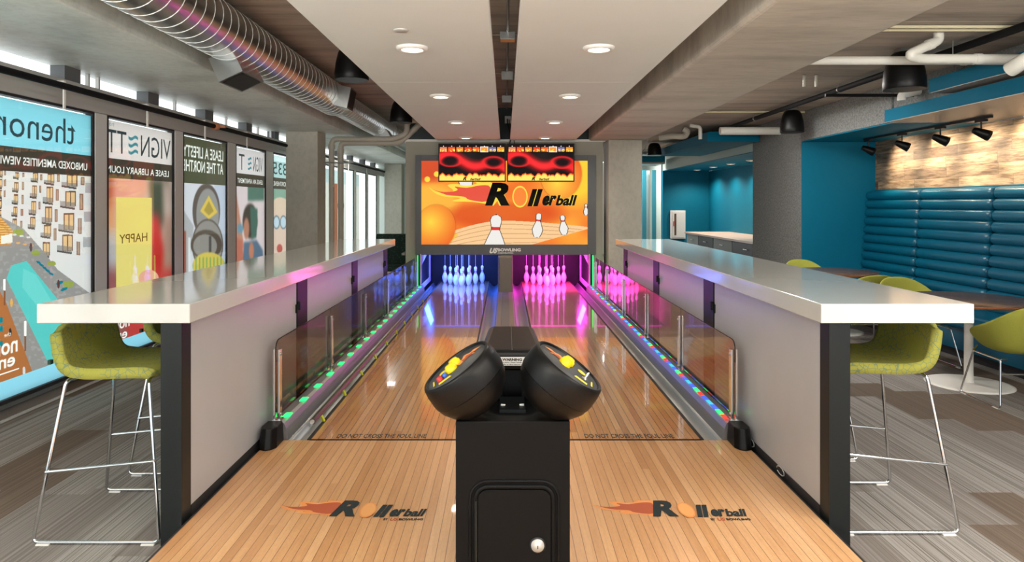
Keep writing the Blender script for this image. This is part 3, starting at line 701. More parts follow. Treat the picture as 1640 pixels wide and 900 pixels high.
def make_lane(sx):
    s = sx
    x0, x1 = (LI, LO) if s > 0 else (-LO, -LI)
    lane = build('bowling_lane', BX(x0, x1, YF+.004, YL, .02, ZA), 'maple_lane')
    tag(lane, 'glossy maple lane ending under the %s lit pins' % ('magenta' if s > 0 else 'blue'), 'bowling lane')
    build('foul_line', BX(x0, x1, YF-.004, YF+.016, ZA, ZA+.0012), 'black_ink', lane)
    mb = MB(); cx = s*.745
    mb.box(s*LO, s*(LO+.018), YF+.004, YL, .02, ZA+.004); build('edge_strip', mb, 'black_rubber', lane); build('edge_strip', BX(s*(LI-.015), s*LI, YF+.004, YL, .02, ZA+.004), 'black_rubber', lane)
    mb = MB(); text(mb, 'DO NOT CROSS THE FOUL LINE', (s*.765-.275, 4.215, ZA+.0008), U3, V3, .55, .075, .015); build('lettering', mb, 'dark_ink', lane)
    def gut(xa, xb, nm='gutter'):
        mb = MB(); n = 14; pts = []
        for i in range(n+1):
            a = i/n; x = xa+(xb-xa)*a; z = ZA-.005-.07*sin(pi*a)**.8
            pts.append((x, z))
        vs = [(x, y, z) for y in (YF+.004, YL-.1) for x, z in pts]; fs = [(i, i+1, n+1+i+1, n+1+i) for i in range(n)]
        mb.add(vs, fs, True); return build(nm, mb, 'gutter_grey', lane, solid=.006)
    gut(s*(LO+.02), s*1.325); gut(s*(LI-.018), s*.125)
    return lane
lanes = [make_lane(-1), make_lane(1)]
# centre capping between the lanes
t = thing('lane_divider', 'low grey capping strip running between the two lanes', 'lane divider', (0, 8, 0))
build('cap', MB().box(-.122, .122, YF+.02, 11.05, .06, ZA+.03), 'divider_grey', t, bevel=.02)
build('ridge', MB().box(-.05, .05, YF+.03, 11.05, ZA+.03, ZA+.04), 'frame_grey', t, bevel=.004)
# side rails with lights and glass
def rail(s):
    t = thing('lane_rail', 'long metal lane side rail holding %s' % ('the green light pads' if s < 0 else 'the multicoloured light strip'), 'rail', (s*1.38, 7.5, 0))
    mb = MB(); pr = [(1.325, .06), (1.325, .125), (1.335, .19), (1.35, .225), (1.37, .235), (1.42, .235), (1.42, .06)]
    pts = [(s*x, YF+.01, z) for x, z in pr]; mb.prism(pts, (0, 7.1, 0), False); build('rail_body', mb, 'gutter_grey', t)
    build('cable_channel', BX(s*1.421, s*1.455, YF+.01, 11.3, .06, .16), 'black_rubber', t)
    if s < 0:
        for k in range(20): build('led_pad', BX(-1.388, -1.345, 4.27+.35*k, 4.35+.35*k, .235, .241), 'led_green', t, bevel=.004)
    else:
        for k in range(66): build('led_pad', BX(1.35, 1.376, 4.22+.105*k, 4.22+.105*k+.098, .2351, .240), ('led_red', 'led_green', 'led_blue', 'led_cyan', 'led_blue')[k % 5], t)
    # end boot
    mb = MB(); o = [(1.345, 4.175), (1.345, 4.04), (1.365, 4.0), (1.40, 3.985), (1.435, 4.0), (1.452, 4.04), (1.452, 4.175)]
    vs = [(s*x, y, .125) for x, y in o]+[(s*(1.40+(x-1.40)*.86), y+(.03 if y < 4.1 else 0), .245) for x, y in o]; n = len(o)
    mb.add(vs, [tuple(range(n)), tuple(range(n, 2*n))]+[(i, (i+1) % n, n+(i+1) % n, n+i) for i in range(n)]); build('end_boot', mb, 'black_plastic', t, bevel=.008, merge=True)
    return t
rail(-1); rail(1)
PY = [4.20, 5.46, 6.78, 8.08, 9.42, 10.6]
for s in (-1, 1):
    sd = 'left' if s < 0 else 'right'
    t = thing('glass_guard', 'smoked glass lane guard in chrome posts beside the %s lights' % ('green' if s < 0 else 'multicoloured'), 'glass guard', (s*1.395, 7.5, .235))
    for i, y in enumerate(PY):
        p = build('post', MB().box(s*1.372, s*1.388, y-.02, y+.02, .236, .675).box(s*1.402, s*1.416, y-.02, y+.02, .236, .675), 'chrome', t, bevel=.003)
        build('screw', MB().cyl((s*1.366, y, .645), (s*1.374, y, .645), .008).cyl((s*1.366, y, .28), (s*1.374, y, .28), .008), 'steel_brushed', p)
        build('foot', MB().box(s*1.365, s*1.422, y-.035, y+.035, .2352, .25), 'chrome', t, bevel=.003)
    for i in range(5):
        y0 = PY[i]-(.03 if i == 0 else -.006); y1 = PY[i+1]-.006; pts = []
        r = .06 if i == 0 else .008
        o = [(y0, .27), (y1, .27), (y1, .73)]+[(y0+r-r*sin(a), .73-r+r*cos(a)) for a in np.linspace(0, pi/2, 7)]
        pn = build('glass_pane', MB().prism([(s*1.391, y, z) for y, z in o], (s*.008, 0, 0)), 'smoked_glass', t)
        pts = o[2:]
        build('pane_edge', MB().tube([(s*1.395, y, z) for y, z in pts]+([(s*1.395, y0, .6)] if i == 0 else []), .0032, 6), 'black_plastic', pn)
# raised bumper on the blue lane
t = thing('bumper_rail', 'dark bumper rail with yellow hinge tabs beside the blue lane', 'bumper', (-1.205, 7.5, ZA))
build('bar', MB().tube([(-1.208, 4.30, .2), (-1.208, 11.2, .2)], .019, 12), 'dark_metal', t)
build('end_cap', MB().cyl((-1.208, 4.285, .2), (-1.208, 4.30, .2), .013), 'aluminium', t)
for k in range(11): build('hinge_tab', MB().prism([(-1.2, 4.47+.61*k, .185), (-1.2, 4.50+.61*k, .185), (-1.192, 4.55+.61*k, .128), (-1.192, 4.52+.61*k, .128)], (-.012, 0, 0)), 'yellow_tape', t)

# ================================================================== PIN BAYS
YP0 = 11.25
t = thing('pinsetter_bay', 'dark pin bay housing behind the picture panel', 'pinsetter', (0, 12.3, 0))
build('back_curtain', MB().box(-1.46, 1.45, 13.15, 13.2, 0, 1.5), 'pit_black', t)
build('top_cover', MB().box(-1.46, 1.45, 11.56, 13.2, 1.45, 1.5), 'pit_black', t)
build('outer_side', MB().box(-1.47, -1.455, 11.55, 13.2, 0, 1.5), 'pit_black', t); build('outer_side', MB().box(1.445, 1.46, 11.55, 13.2, 0, 1.5), 'pit_black', t)
build('pit_floor', MB().box(-1.45, 1.44, 12.76, 13.14, 0.0, .02), 'pit_black', t)
dv = build('divider', MB().box(-.12, .12, 11.06, 13.1, .0, .72), 'divider_grey', t, bevel=.03)
build('curved_hood', MB().lathe([(.115, 0), (.115, .24)], (0, 11.055, .62), (0, 0, 1), 20), 'chrome', t) if False else None
for s in (-1, 1):
    # kickback plate with a raised lit frame
    x = s*1.40 if s < 0 else s*1.39
    k = build('kickback', BX(x, x+s*.03, YP0, 13.1, .02, .74), 'kick_dark', t)
    fr = MB(); xi = x-s*.001
    for a in ((YP0, YP0+.12, .14, .74), (12.6, 12.75, .14, .74), (YP0+.12, 12.6, .14, .22)): fr.box(xi, xi-s*.012, a[0], a[1], a[2], a[3])
    fr.prism([(xi, YP0+.12, .741), (xi, YP0+.12, .55), (xi, 12.6, .741)], (-s*.012, 0, 0)); build('kickback_frame', fr, 'kick_white', k)
    build('light_bar', BX(s*.14, s*1.3, 11.58, 11.6, .735, .75), 'led_blue_strip' if s < 0 else 'led_magenta_strip', t)
    build('guide_light', BX(s*1.43, s*1.445, 11.28, 11.3, .15, .72), 'led_green', t)
    c = (.03, .14, 1) if s < 0 else (1, .04, .72)
    lamp('AREA', 'pin_light', (s*.745, 11.62, .70), P_PIN, c, (math.radians(38), 0, 0), 1.0, .08, parent=t)
    lamp('AREA', 'pin_light', (s*1.32, 11.9, .60), P_PIN*.5, c, (0, s*math.radians(70), 0), .3, .5, parent=t)
    lamp('AREA', 'pin_light', (s*.745, 12.3, 1.2), P_PIN*1.2, c, (0, 0, 0), 1.0, .5, parent=t)
def pin_prof(h=.315):
    k = h/15.
    return [(r*k/2, z*k) for r, z in [(2.0, 0), (2.25, .15), (2.83, .75), (3.9, 2.25), (4.5, 3.4), (4.77, 4.5), (4.56, 5.9), (3.7, 7.25), (2.5, 8.6), (1.97, 9.4), (1.8, 10), (1.87, 10.9), (2.1, 11.8), (2.5, 12.8), (2.55, 13.5), (2.25, 14.3), (1.6, 14.8), (.7, 15.0), (.001, 15.02)]]
pin = build('bowling_pin', MB().lathe(pin_prof(), (0, 0, 0), (0, 0, 1), 20), 'pin_white')
pp = np.array(pin_prof()); rr = lambda z: float(np.interp(z, pp[:, 1], pp[:, 0]))+.0012
k = .315/15
band = MB()
for a, b in ((9.3, 9.8), (10.4, 10.9)): band.lathe([(rr(a*k), a*k), (rr((a+b)/2*k), (a+b)/2*k), (rr(b*k), b*k)], (0, 0, 0), (0, 0, 1), 20, cap=False)
build('neck_stripe', band, 'pin_red', pin); build('string', MB().cyl((0, 0, .314), (0, 0, 1.0), .0025, 6), 'pin_white', pin)
pos = []
for r in range(4):
    for c in range(r+1): pos.append(((c-r/2)*.227, 11.96+.197*r, r, c))
rows = ['head pin', 'second row', 'third row', 'back row']
first = True
for s in (-1, 1):
    col = 'blue' if s < 0 else 'magenta'
    for x, y, r, c in pos:
        if r == 0: lb = 'white bowling pin at the very front of the %s lit triangle' % col
        else: lb = '%s lit bowling pin in the %s, %s' % (col, rows[r], ['nearest the outer kickback' if s < 0 else 'nearest the centre divider', 'second from the outer kickback' if s < 0 else 'second from the centre divider', 'third from the outer kickback' if s < 0 else 'third from the centre divider', 'nearest the centre divider' if s < 0 else 'nearest the outer kickback'][c if c < r or r == 3 else c])
        o = pin if first else dup(pin); first = False
        o.location = (s*.745+x+(-.02 if s < 0 else -.02), y, ZA+.0005); tag(o, lb, 'bowling pin', '%s lit bowling pins' % col)

# ================================================================== PICTURE PANEL
YS = 11.38; SC = F/YS
SX = lambda p: (p-VX)/SC
SZ = lambda p: HC-(p-VY)/SC
t = thing('picture_panel', 'wide orange lit picture panel over the pins reading Rollerball', 'sign', (0, YS, SZ(408)))
fr = MB(); a, b, c, d = SX(666), SX(954), SZ(408), SZ(249)
ia, ib, ic, idd = SX(675), SX(941), SZ(391.5), SZ(257.5)
fr.box(a, ia, YS-.03, YS+.04, c, d).box(ib, b, YS-.03, YS+.04, c, d).box(ia, ib, YS-.03, YS+.04, c, ic).box(ia, ib, YS-.03, YS+.04, idd, d)
build('frame', fr, 'frame_grey', t, bevel=.004)
def sign(A, B):
    x = SX_inv(A+ia); y = VY-(B+ic-HC)*SC
    X = (x-650)*4.5; V = (y-220)*4.5
    C = np.zeros(x.shape+(3,)); tt = np.clip((X-110)/1200, 0, 1)
    C[:] = (238, 118, 40); n = vnoise(X/170, V/130, 9)
    put(C, np.ones(x.shape, bool), (250, 170, 60), 1); C[:] = C*(1-.75*n[..., None])+np.array((232, 84, 34))*.75*n[..., None]
    put(C, soft(ell(X, V, 150, 170, 260, 150)-1, .8), (206, 62, 40), .8); put(C, soft(ell(X, V, 1220, 220, 170, 260)-1, .9), (255, 214, 60), .9)
    put(C, soft(ell(X, V, 180, 470, 200, 130)-1, .8), (252, 190, 70), .8); put(C, soft(ell(X, V, 700, 560, 420, 90)-1, .8), (214, 72, 30), .6)
    # the painted lane sweeping away
    lane = (V > 600+np.clip((700-X), 0, 900)**1.7*.0034+np.clip(X-700, 0, 700)**1.6*.0016) & (V < 1e9)
    put(C, lane & (V < 780+(X < 890)*100-np.clip(X-880, 0, 600)*.28), (246, 202, 148))
    for k in range(5):
        yy = 625+k*34+np.clip((700-X), 0, 900)**1.7*.0034*(1-.1*k)+np.clip(X-700, 0, 700)**1.6*.0016*(1-.35*k)
        put(C, lane & (abs(V-yy) < 2.4) & (V < 775-np.clip(X-880, 0, 600)*.28), (196, 140, 92), .7)
    put(C, inpoly(X, V, [(100, 690), (330, 690), (380, 700), (300, 780), (100, 790)]), (242, 196, 60), .8)
    # plain shaded balls
    for cx, cy, r, hx, hy in ((215, 650, 152, 180, 610), (1120, 270, 158, 1090, 330)):
        e = ell(X, V, cx, cy, r*.93, r*1.08, .15); h = np.clip(np.sqrt(ell(X, V, hx, hy, r*1.5, r*1.5)), 0, 1)
        put(C, soft(e-1.06, .18)-soft(e-1, .02), (150, 60, 20), .35)
        m = (e < 1)[..., None]; C[:] = np.where(m, np.array((255, 214, 72))*(1-h[..., None])+np.array((234, 92, 36))*h[..., None], C)
    for cx, cy, r in ((155, 302, 20), (222, 265, 20)): put(C, soft(ell(X, V, cx, cy, r, r)-1, .5), (250, 226, 70), .95)
    # plain pins
    def pn(cx, cy, h, w, rot):
        dx, dy = X-cx, V-cy; c0, s0 = cos(rot), sin(rot); u0 = dx*c0+dy*s0; v0 = (-dx*s0+dy*c0)/h      # v0 0 top .. 1 bottom
        wd = w*np.interp(v0, [-.001, 0, .04, .12, .22, .32, .5, .68, .85, 1, 1.001], [0, .15, .42, .52, .42, .36, .7, 1, .82, .45, 0])
        put(C, (abs(u0) < wd+5) & (v0 > -.02) & (v0 < 1.02), (40, 34, 32)); put(C, (abs(u0) < wd) & (v0 > 0) & (v0 < 1), (236, 232, 226)); put(C, (abs(u0) < wd) & (v0 > .26) & (v0 < .33), (214, 52, 48))
    pn(652, 560, 330, 76, .05); pn(960, 548, 172, 36, .1); pn(1128, 562, 140, 30, -.1); pn(1298, 480, 80, 16, 0); pn(415, 180, 205, 48, -.12)
    return C
def SX_inv(a): return VX+a*SC
artgrid('picture', sign, (ia, YS-.005, ic), (1, 0, 0), (0, 0, 1), ib-ia, idd-ic, 480, 240, 'sign_art', t)
flame_logo(t, (SX(686), YS-.006, SZ(340.5)), (1, 0, 0), (0, 0, 1), SX(922)-SX(686), SZ(295)-SZ(346), True)
mb = MB(); text(mb, 'BOWLING', (SX(797), YS-.0315, SZ(402.5)), (1, 0, 0), (0, 0, 1), SX(834)-SX(797), .052, .05); text(mb, 'CORPORATION', (SX(797), YS-.0315, SZ(406)), (1, 0, 0), (0, 0, 1), SX(822)-SX(797), .02, .04)
text(mb, 'US', (SX(783), YS-.0315, SZ(405.5)), (1, 0, 0), (0, 0, 1), .125, .09, .06, .35); build('lettering', mb, 'white_ink', t)

# score screens
YM = 11.22; SM = F/YM
MX = lambda p: (p-VX)/SM
MZ = lambda p: HC-(p-VY)/SM
def scr(A, B, W=1.08, H=.62):
    u0 = A/W; v0 = 1-B/H; C = np.zeros(A.shape+(3,)); C[:] = (14, 8, 10)
    def band(yc, hw, m=None):
        d = abs(v0-yc)/hw; return np.clip(1.25-d, 0, 1)
    yc = .30+.42*u0-.1*np.sin(u0*9)+.04*np.sin(u0*5+1)
    put(C, band(yc, .2+.03*np.sin(u0*7)), (196, 22, 26)); put(C, band(yc, .11), (240, 44, 48), .9)
    for cx, cy, a0, b0 in ((.17, .44, .17, .17), (.83, .50, .17, .16)):
        e = ell(u0, v0, cx, cy, a0, b0, .15); put(C, soft(abs(e-.95)-.25, .5), (230, 36, 40), .9); put(C, soft(e-.45, .5), (24, 8, 12))
    fl = .90-.05*abs(np.sin(u0*31))-.05*abs(np.sin(u0*13+1))-.03*vnoise(u0*60, v0*0, 2); put(C, v0 > fl, (240, 90, 24)); put(C, v0 > fl+.035, (252, 214, 96))
    for k in range(8):
        c0 = (k+.5)/8; m = (abs(u0-c0) < .052) & (v0 > .08) & (v0 < .2)
        put(C, m, [(214, 130, 90), (232, 84, 30), (236, 120, 40), (220, 60, 26), (228, 90, 36), (250, 140, 60), (120, 110, 150), (240, 140, 40)][k]); put(C, m & (v0 > .13) & (vnoise(u0*80, v0*40, k) > .55), (255, 214, 90))
        if k == 5: put(C, (abs(u0-c0) < .06) & (v0 > .065) & (v0 < .215) & ~m, (255, 240, 230))
        put(C, (abs(u0-c0) < .006) & (v0 > .035) & (v0 < .06), (240, 240, 240))
    return C
for (p0, p1, lb) in ((702, 810, 'wide score screen of red waves over the blue lane'), (812, 920, 'wide score screen of red waves over the magenta lane')):
    t = thing('score_screen', lb, 'screen', ((MX(p0)+MX(p1))/2, YM, MZ(291)), 'score screens')
    build('bezel', BX(MX(p0), MX(p1), YM, YM+.05, MZ(291), MZ(229.5)), 'black_plastic', t, bevel=.004)
    wd, ht = MX(p1)-MX(p0)-.035, MZ(229.5)-MZ(291)-.035
    artgrid('display', lambda A, B, W=wd, H=ht: scr(A, B, W, H), (MX(p0)+.0175, YM-.002, MZ(291)+.0175), (1, 0, 0), (0, 0, 1), wd, ht, 230, 130, 'screen_art', t)
    mb = MB(); o = (MX(p0)+.40, YM-.004, MZ(291)+.022)
    text(mb, 'R', o, (1, 0, 0), (0, 0, 1), .06, .055, .05, .4); text(mb, 'llerball', (o[0]+.12, o[1], o[2]), (1, 0, 0), (0, 0, 1), .16, .04, .03, .3); build('lettering', mb, 'black_ink', t)
    m = (MX(p0)+MX(p1))/2; build('bracket', BX(m-.05, m+.05, YM+.05, YM+.18, MZ(235)-.1, MZ(235)+.04), 'black_steel', t)

# ================================================================== COUNTERS
CT, CB = 1.111, 1.024
for s in (-1, 1):
    sd = 'window' if s < 0 else 'banquette'
    t = thing('bar_counter', 'long white counter on black posts on the %s side of the lanes' % sd, 'bar counter', (s*1.77, 6, 0))
    build('counter_slab', BX(s*1.42, s*2.11, 3.09, 8.85, CB, CT), 'white_quartz', t, bevel=.004)
    for i, y in enumerate((3.105, 4.83, 6.56, 8.27)):
        p = build('post', BX(s*1.462, s*1.56, y, y+(.09 if i == 0 else .24), 0, CB-.001), 'black_steel', t, bevel=.003)
        if i == 0: build('post_flange', BX(s*1.462, s*1.50, y-.006, y-.0005, 0, CB-.001), 'black_steel', p)
    for i, (y0, y1) in enumerate(((3.197, 4.81), (5.085, 6.54), (6.815, 8.25))):
        g = build('modesty_panel', BX(s*1.465, s*1.485, y0, y1, .16, CB-.002), 'grey_panel', t)
        if i or True: build('latch', MB().box(s*1.450, s*1.466, y1-.02, y1+.03, .80, .86).cyl((s*1.448, y1-.0, .90-.02), (s*1.448, y1-.0, .82), .012), 'black_plastic', g)
    build('kick_strip', BX(s*1.463, s*1.50, 3.2, 8.5, 0.0, .158), 'black_rubber', t)
    build('bracket_rail', BX(s*1.60, s*2.0, 3.5, 3.56, CB-.03, CB-.0005), 'black_steel', t)

# ================================================================== KIOSK
KX = .027
t = thing('ball_return_kiosk', 'black steel pedestal with locked door at the centre of the approach', 'kiosk', (KX, 2.62, ZA))
KF, KB2, KZ = 2.52, 2.78, .764
build('pedestal', BX(KX-.21, KX+.21, KF, KB2, ZA+.0005, KZ), 'black_powder', t, bevel=.005)
def rrect(x0, x1, z0, z1, r, n=6):
    o = []
    for cx, cz, a0 in ((x1-r, z1-r, 0), (x0+r, z1-r, pi/2), (x0+r, z0+r, pi), (x1-r, z0+r, 1.5*pi)):
        for i in range(n+1): a = a0+pi/2*i/n; o.append((cx+r*cos(a), cz+r*sin(a)))
    return o
KY = lambda p: KX+(p-822.5)/436.5
def KZf(p): return HC-(p-VY)/436.5
dr = build('door', MB().prism([(x, KF-.010, z) for x, z in rrect(KY(767), KY(883), .18, KZf(783), .035)], (0, .009, 0)), 'black_powder', t, bevel=.003)
for off, rad in ((.0, .009), (.020, .006)):
    o = rrect(KY(763)-off, KY(887)+off, .172-off, KZf(779)+off, .045+off); o.append(o[0])
    build('door_frame', MB().tube([(x, KF-.001, z) for x, z in o], rad, 10), 'black_powder', t)
lk = build('lock', MB().lathe([(.024, 0), (.024, .006), (.016, .008), (.015, .014), (.0001, .015)], (KY(862), KF-.010, KZf(871)), (0, -1, 0), 24), 'aluminium', dr); build('keyhole', MB().box(KY(862)-.0015, KY(862)+.0015, KF-.0262, KF-.0252, KZf(871)-.006, KZf(871)+.006), 'black_ink', lk); build('lock_ring', MB().lathe([(.030, 0), (.030, .003), (.025, .004)], (KY(862), KF-.0095, KZf(871)), (0, -1, 0), 24, cap=False), 'black_steel', lk)
build('hinge', MB().tube([(KY(764), KF-.012, KZf(800)), (KY(764), KF-.012, .2)], .004, 8), 'black_steel', dr)
# rear tower with warning label
build('tower', MB().box(KX-.13, KX+.13, 2.86, 3.25, ZA+.0005, .885).box(KX-.13, KX-.04, 2.80, 2.86, ZA+.0005, .885).box(KX+.04, KX+.13, 2.80, 2.86, ZA+.0005, .885), 'black_plastic', t)
build('bridge', BX(KX-.05, KX+.05, 2.62, 2.80, KZ, KZ+.012), 'black_steel', t)
for s in (-1, 1): build('clip', MB().cyl((KX+s*.028, 2.68, KZ+.0125), (KX+s*.045, 2.68, KZ+.0125), .006, 10), 'chrome', t)
hd = MB()
pts = [(-.142, 2.80, .935), (.142, 2.80, .935), (.150, 2.80, .885), (-.150, 2.80, .885)]
v1 = [(KX-.150, 2.79, .880), (KX+.150, 2.79, .880), (KX+.135, 3.30, .880), (KX-.135, 3.30, .880), (KX-.13, 2.80, .965), (KX+.13, 2.80, .965), (KX+.10, 3.26, .985), (KX-.10, 3.26, .985)]
hd.add(v1, [(0, 3, 2, 1), (4, 5, 6, 7), (0, 1, 5, 4), (1, 2, 6, 5), (2, 3, 7, 6), (3, 0, 4, 7)])
h = build('hood', hd, 'black_plastic', t, bevel=.022); build('hood_seam', MB().tube([(KX, 2.795, .9675), (KX, 3.255, .9875)], .0012, 6), 'frame_grey', h)
lb = build('warning_label', BX(KX-.09, KX+.09, 2.7855, 2.7885, .905, .94), 'white_ink', t, bevel=0)
mb = MB(); text(mb, 'WARNING', (KX-.04, 2.785, .9245), U3, (0, 0, 1), .08, .011, .04); text(mb, 'Moving parts. Keep hands clear', (KX-.06, 2.785, .915), U3, (0, 0, 1), .12, .006, .02); text(mb, 'of balls in the return area', (KX-.055, 2.785, .9075), U3, (0, 0, 1), .11, .005, .02); build('lettering', mb, 'black_ink', lb)
mb = MB()
for q in (-.062, .062): mb.add([(KX+q-.011, 2.785, .922), (KX+q+.011, 2.785, .922), (KX+q, 2.785, .938)], [(0, 1, 2)])
build('hazard_mark', mb, 'orange_ink', lb)
# two control pods
for s in (-1, 1):
    ang = math.radians(35); n = np.array([s*sin(ang), -.11, cos(ang)]); n /= np.linalg.norm(n)
    c = np.array([KX+s*.211, 2.56, .957])
    p = thing('control_pod', 'round tilted black control pod with yellow buttons, facing the %s lane' % ('blue' if s < 0 else 'magenta'), 'control pod', tuple(c-n*.19), 'control pods on the pedestal')
    pr = [(.001, -.195), (.05, -.192), (.088, -.178), (.122, -.148), (.143, -.112), (.149, -.088)]
    build('lower_shell', MB().lathe(pr, c, n, 48), 'black_plastic', p)
    pr = [(.1505, -.086), (.152, -.07), (.151, -.03), (.1465, -.004), (.141, .004), (.136, .004), (.132, .0), (.131, -.006), (.001, -.0061)]
    build('upper_shell', MB().lathe(pr, c, n, 48), 'black_plastic', p)
    fp = build('face_plate', MB().lathe([(.1295, -.0059), (.1295, -.003), (.001, -.0029)], c, n, 48), 'dark_grey', p)
    uu = np.array([cos(ang)*1., 0, -s*sin(ang)]); vv = np.cross(n, uu); vv /= np.linalg.norm(vv); vv = vv*np.sign(vv[1]); o0 = c-n*.0025
    for dx, dy in ((-.005, .035), (-.02*1, -.005)):
        b = o0+uu*(dx+ s*.0)+vv*dy
        build('button', MB().lathe([(.024, 0), (.024, .012), (.020, .015), (.018, .022), (.001, .024)], b, n, 24), 'yellow_plastic', p)
    b = o0+uu*(s*.072)+vv*-.03
    if s < 0: build('toggle', MB().lathe([(.012, 0), (.010, .014), (.001, .016)], b, n, 16), 'red_plastic', p); build('toggle', MB().lathe([(.010, 0), (.009, .012), (.001, .013)], b+uu*.022+vv*.008, n, 16), 'blue_plastic', p)
    else: build('toggle', MB().lathe([(.012, 0), (.004, .006), (.004, .026), (.001, .028)], b+vv*.02, n, 16), 'chrome', p)
    mb = MB(); fl = smoothpts([(-.02, .0), (.02, .03), (.05, .02), (.04, .045), (.075, .05), (.045, .07), (.03, .06), (.0, .075), (-.01, .045), (-.035, .04)], 3)
    polyfan(mb, [(-s*(a+.035), b-.01) for a, b in fl], o0, uu, vv, n*.0006); build('flame', mb, 'orange_ink', fp)
    mb = MB(); polyfan(mb, [(-s*(a*.6+.045), b*.6) for a, b in fl], o0, uu, vv, n*.0010); build('flame', mb, 'red_ink', fp)
    mb = MB(); polyfan(mb, disc2((s*.06, .035), .018, .018), o0, uu, vv, n*.0008); polyfan(mb, [(s*.02, -.07), (s*.075, -.075), (s*.08, -.055), (s*.03, -.05)], o0, uu, vv, n*.0008)
    polyfan(mb, [(s*.095, -.05), (s*.10, .0), (s*.106, 0), (s*.102, -.055)], o0, uu, vv, n*.0008); build('printed_mark', mb, 'yellow_ink', fp)

# ================================================================== CEILING PANELS, LIGHTS
hp = [( .1, 5.917), (5.921, 7.22), (7.224, 11.3)]
nm = ['nearest the camera', 'between the two seams', 'ending above the score screens']
for s in (-1, 1):
    x0, x1 = (-1.127, -.09) if s < 0 else (.082, 1.145)
    for (y0, y1), q in zip(hp, nm):
        o = build('ceiling_panel', BX(x0, x1, y0, y1, ZB, ZB+.045), 'ceiling_white', bevel=.002)
        tag(o, 'white suspended ceiling panel over the %s lane, %s' % ('blue' if s < 0 else 'magenta', q), 'ceiling panel', 'suspended panels over the lanes')
        e = MB()
        for xe in (x0, x1): e.box(xe-.006, xe+.006, y0+.002, y1-.002, ZB+.012, ZB+.02).box(xe-.004, xe+.004, y0+.002, y1-.002, ZB+.03, ZB+.04)
        build('edge_trim', e, 'alu_light', o)
dl = None
def downlight(x, y, z, r, lab, group, power, col=(1, .87, .70)):
    t = thing('downlight', lab, 'downlight', (x, y, z-.02), group)
    build('trim_ring', MB().lathe([(r, .0), (r*1.0, -.006), (r*.9, -.018), (r*.72, -.022), (r*.66, -.018), (r*.66, -.002)], (x, y, z), (0, 0, 1), 36, cap=False), 'trim_white', t)
    build('lens', MB().lathe([(r*.66, -.014), (.001, -.0141)], (x, y, z), (0, 0, 1), 36, cap=False), 'lamp_warm', t)
    lamp('SPOT', 'downlight_beam', (x, y, z-.03), power, col, (0, 0, 0), .06, spot=math.radians(150), parent=t)
od = ['closest to the camera', 'second along from the camera', 'third along from the camera', 'closest to the score screens']
for s in (-1, 1):
    for y, q in zip((4.6, 6.64, 8.75, 10.8), od):
        downlight(s*.625, y, ZB, .107, 'round white downlight over the %s lane, %s' % ('blue' if s < 0 else 'magenta', q), 'downlights over the lanes', P_DOWN)
for y, q in ((4.14, 'beside the closest downlight'), (9.05, 'just past the third downlight')):
    tag(build('sprinkler_cover', MB().lathe([(.045, 0), (.047, -.004), (.04, -.009), (.001, -.0095)], (-.63, y, ZB), (0, 0, 1), 28), 'aluminium'), 'small round grey sprinkler cover %s' % q, 'sprinkler cover')
for y, q in ((17.4, 'furthest into the alcove'), (16.05, 'above the counter end'), (14.8, 'third one along'), (13.6, 'nearest the grey felt wall')):
    downlight(4.856, y, 2.434, .09, 'small warm downlight in the teal alcove, %s' % q, 'downlights in the alcove', P_ALC)

# conduit in the slot between the panels
t = thing('conduit_run', 'steel conduit with junction boxes in the slot between ceiling panels', 'conduit', (.02, 7, 3.1))
build('conduit', MB().tube([(.02, 1, 3.12), (.02, 11.2, 3.12)], .011, 8), 'galvanised', t)
for y in (6.25, 8.1, 9.9):
    bx_ = build('junction_box', BX(-.05, .09, y-.05, y+.05, 3.05, 3.12), 'galvanised', t, bevel=.004)
    build('cover_tab', BX(-.045, .085, y-.055, y-.0505, 3.02, 3.05), 'orange_ink' if y < 7 else 'galvanised', bx_)
    build('hanger', MB().tube([(-.4, y, 3.10), (.45, y, 3.10)], .005, 6), 'galvanised', t)
t = thing('wall_outlet', 'white outlet with black cables on the dark upper wall', 'outlet', (.04, 11.38, 2.9)); build('plate', BX(-.01, .09, 11.375, 11.399, 2.90, 3.02), 'plug_white', t, bevel=.004)
build('cable', MB().tube([(.03, 11.36, 2.97), (.04, 11.33, 2.85), (.10, 11.33, 2.7), (.07, 11.3, 2.56)], .009, 8, fillet=.05).tube([(.06, 11.36, 2.96), (.08, 11.33, 2.82), (.12, 11.33, 2.7), (.15, 11.3, 2.56)], .007, 8, fillet=.05), 'black_rubber', t)

# ================================================================== DUCT AND OVERHEAD SERVICES, WINDOW SIDE
DX, DR, DZ = -2.2, .205, HC+1.338-.0
t = thing('spiral_duct', 'large silver spiral air duct running above the window side counter', 'duct', (DX, 6, DZ-DR))
build('duct_body', MB().cyl((DX, -.5, DZ), (DX, 8.8, DZ), DR, 48).lathe([(DR, 0), (DR*.82, .25)], (DX, 8.8, DZ), (0, 1, 0), 48), 'galvanised', t)
build('duct_body', MB().cyl((DX, 9.05, DZ), (DX, 19.5, DZ), DR*.82, 40), 'galvanised', t)
def helix(mb, y0, y1, r, pitch, rr_=.0032, seg=26):
    n = int((y1-y0)/pitch*seg); mb.tube([(DX+(r+.001)*cos(2*pi*i/seg), y0+(y1-y0)*i/n, DZ+(r+.001)*sin(2*pi*i/seg)) for i in range(n+1)], rr_, 5)
    return mb
build('spiral_seam', helix(MB(), 2.2, 8.78, DR, .14), 'alu_light', t); build('spiral_seam', helix(MB(), 9.06, 14, DR*.82, .14, .004, 18), 'alu_light', t)
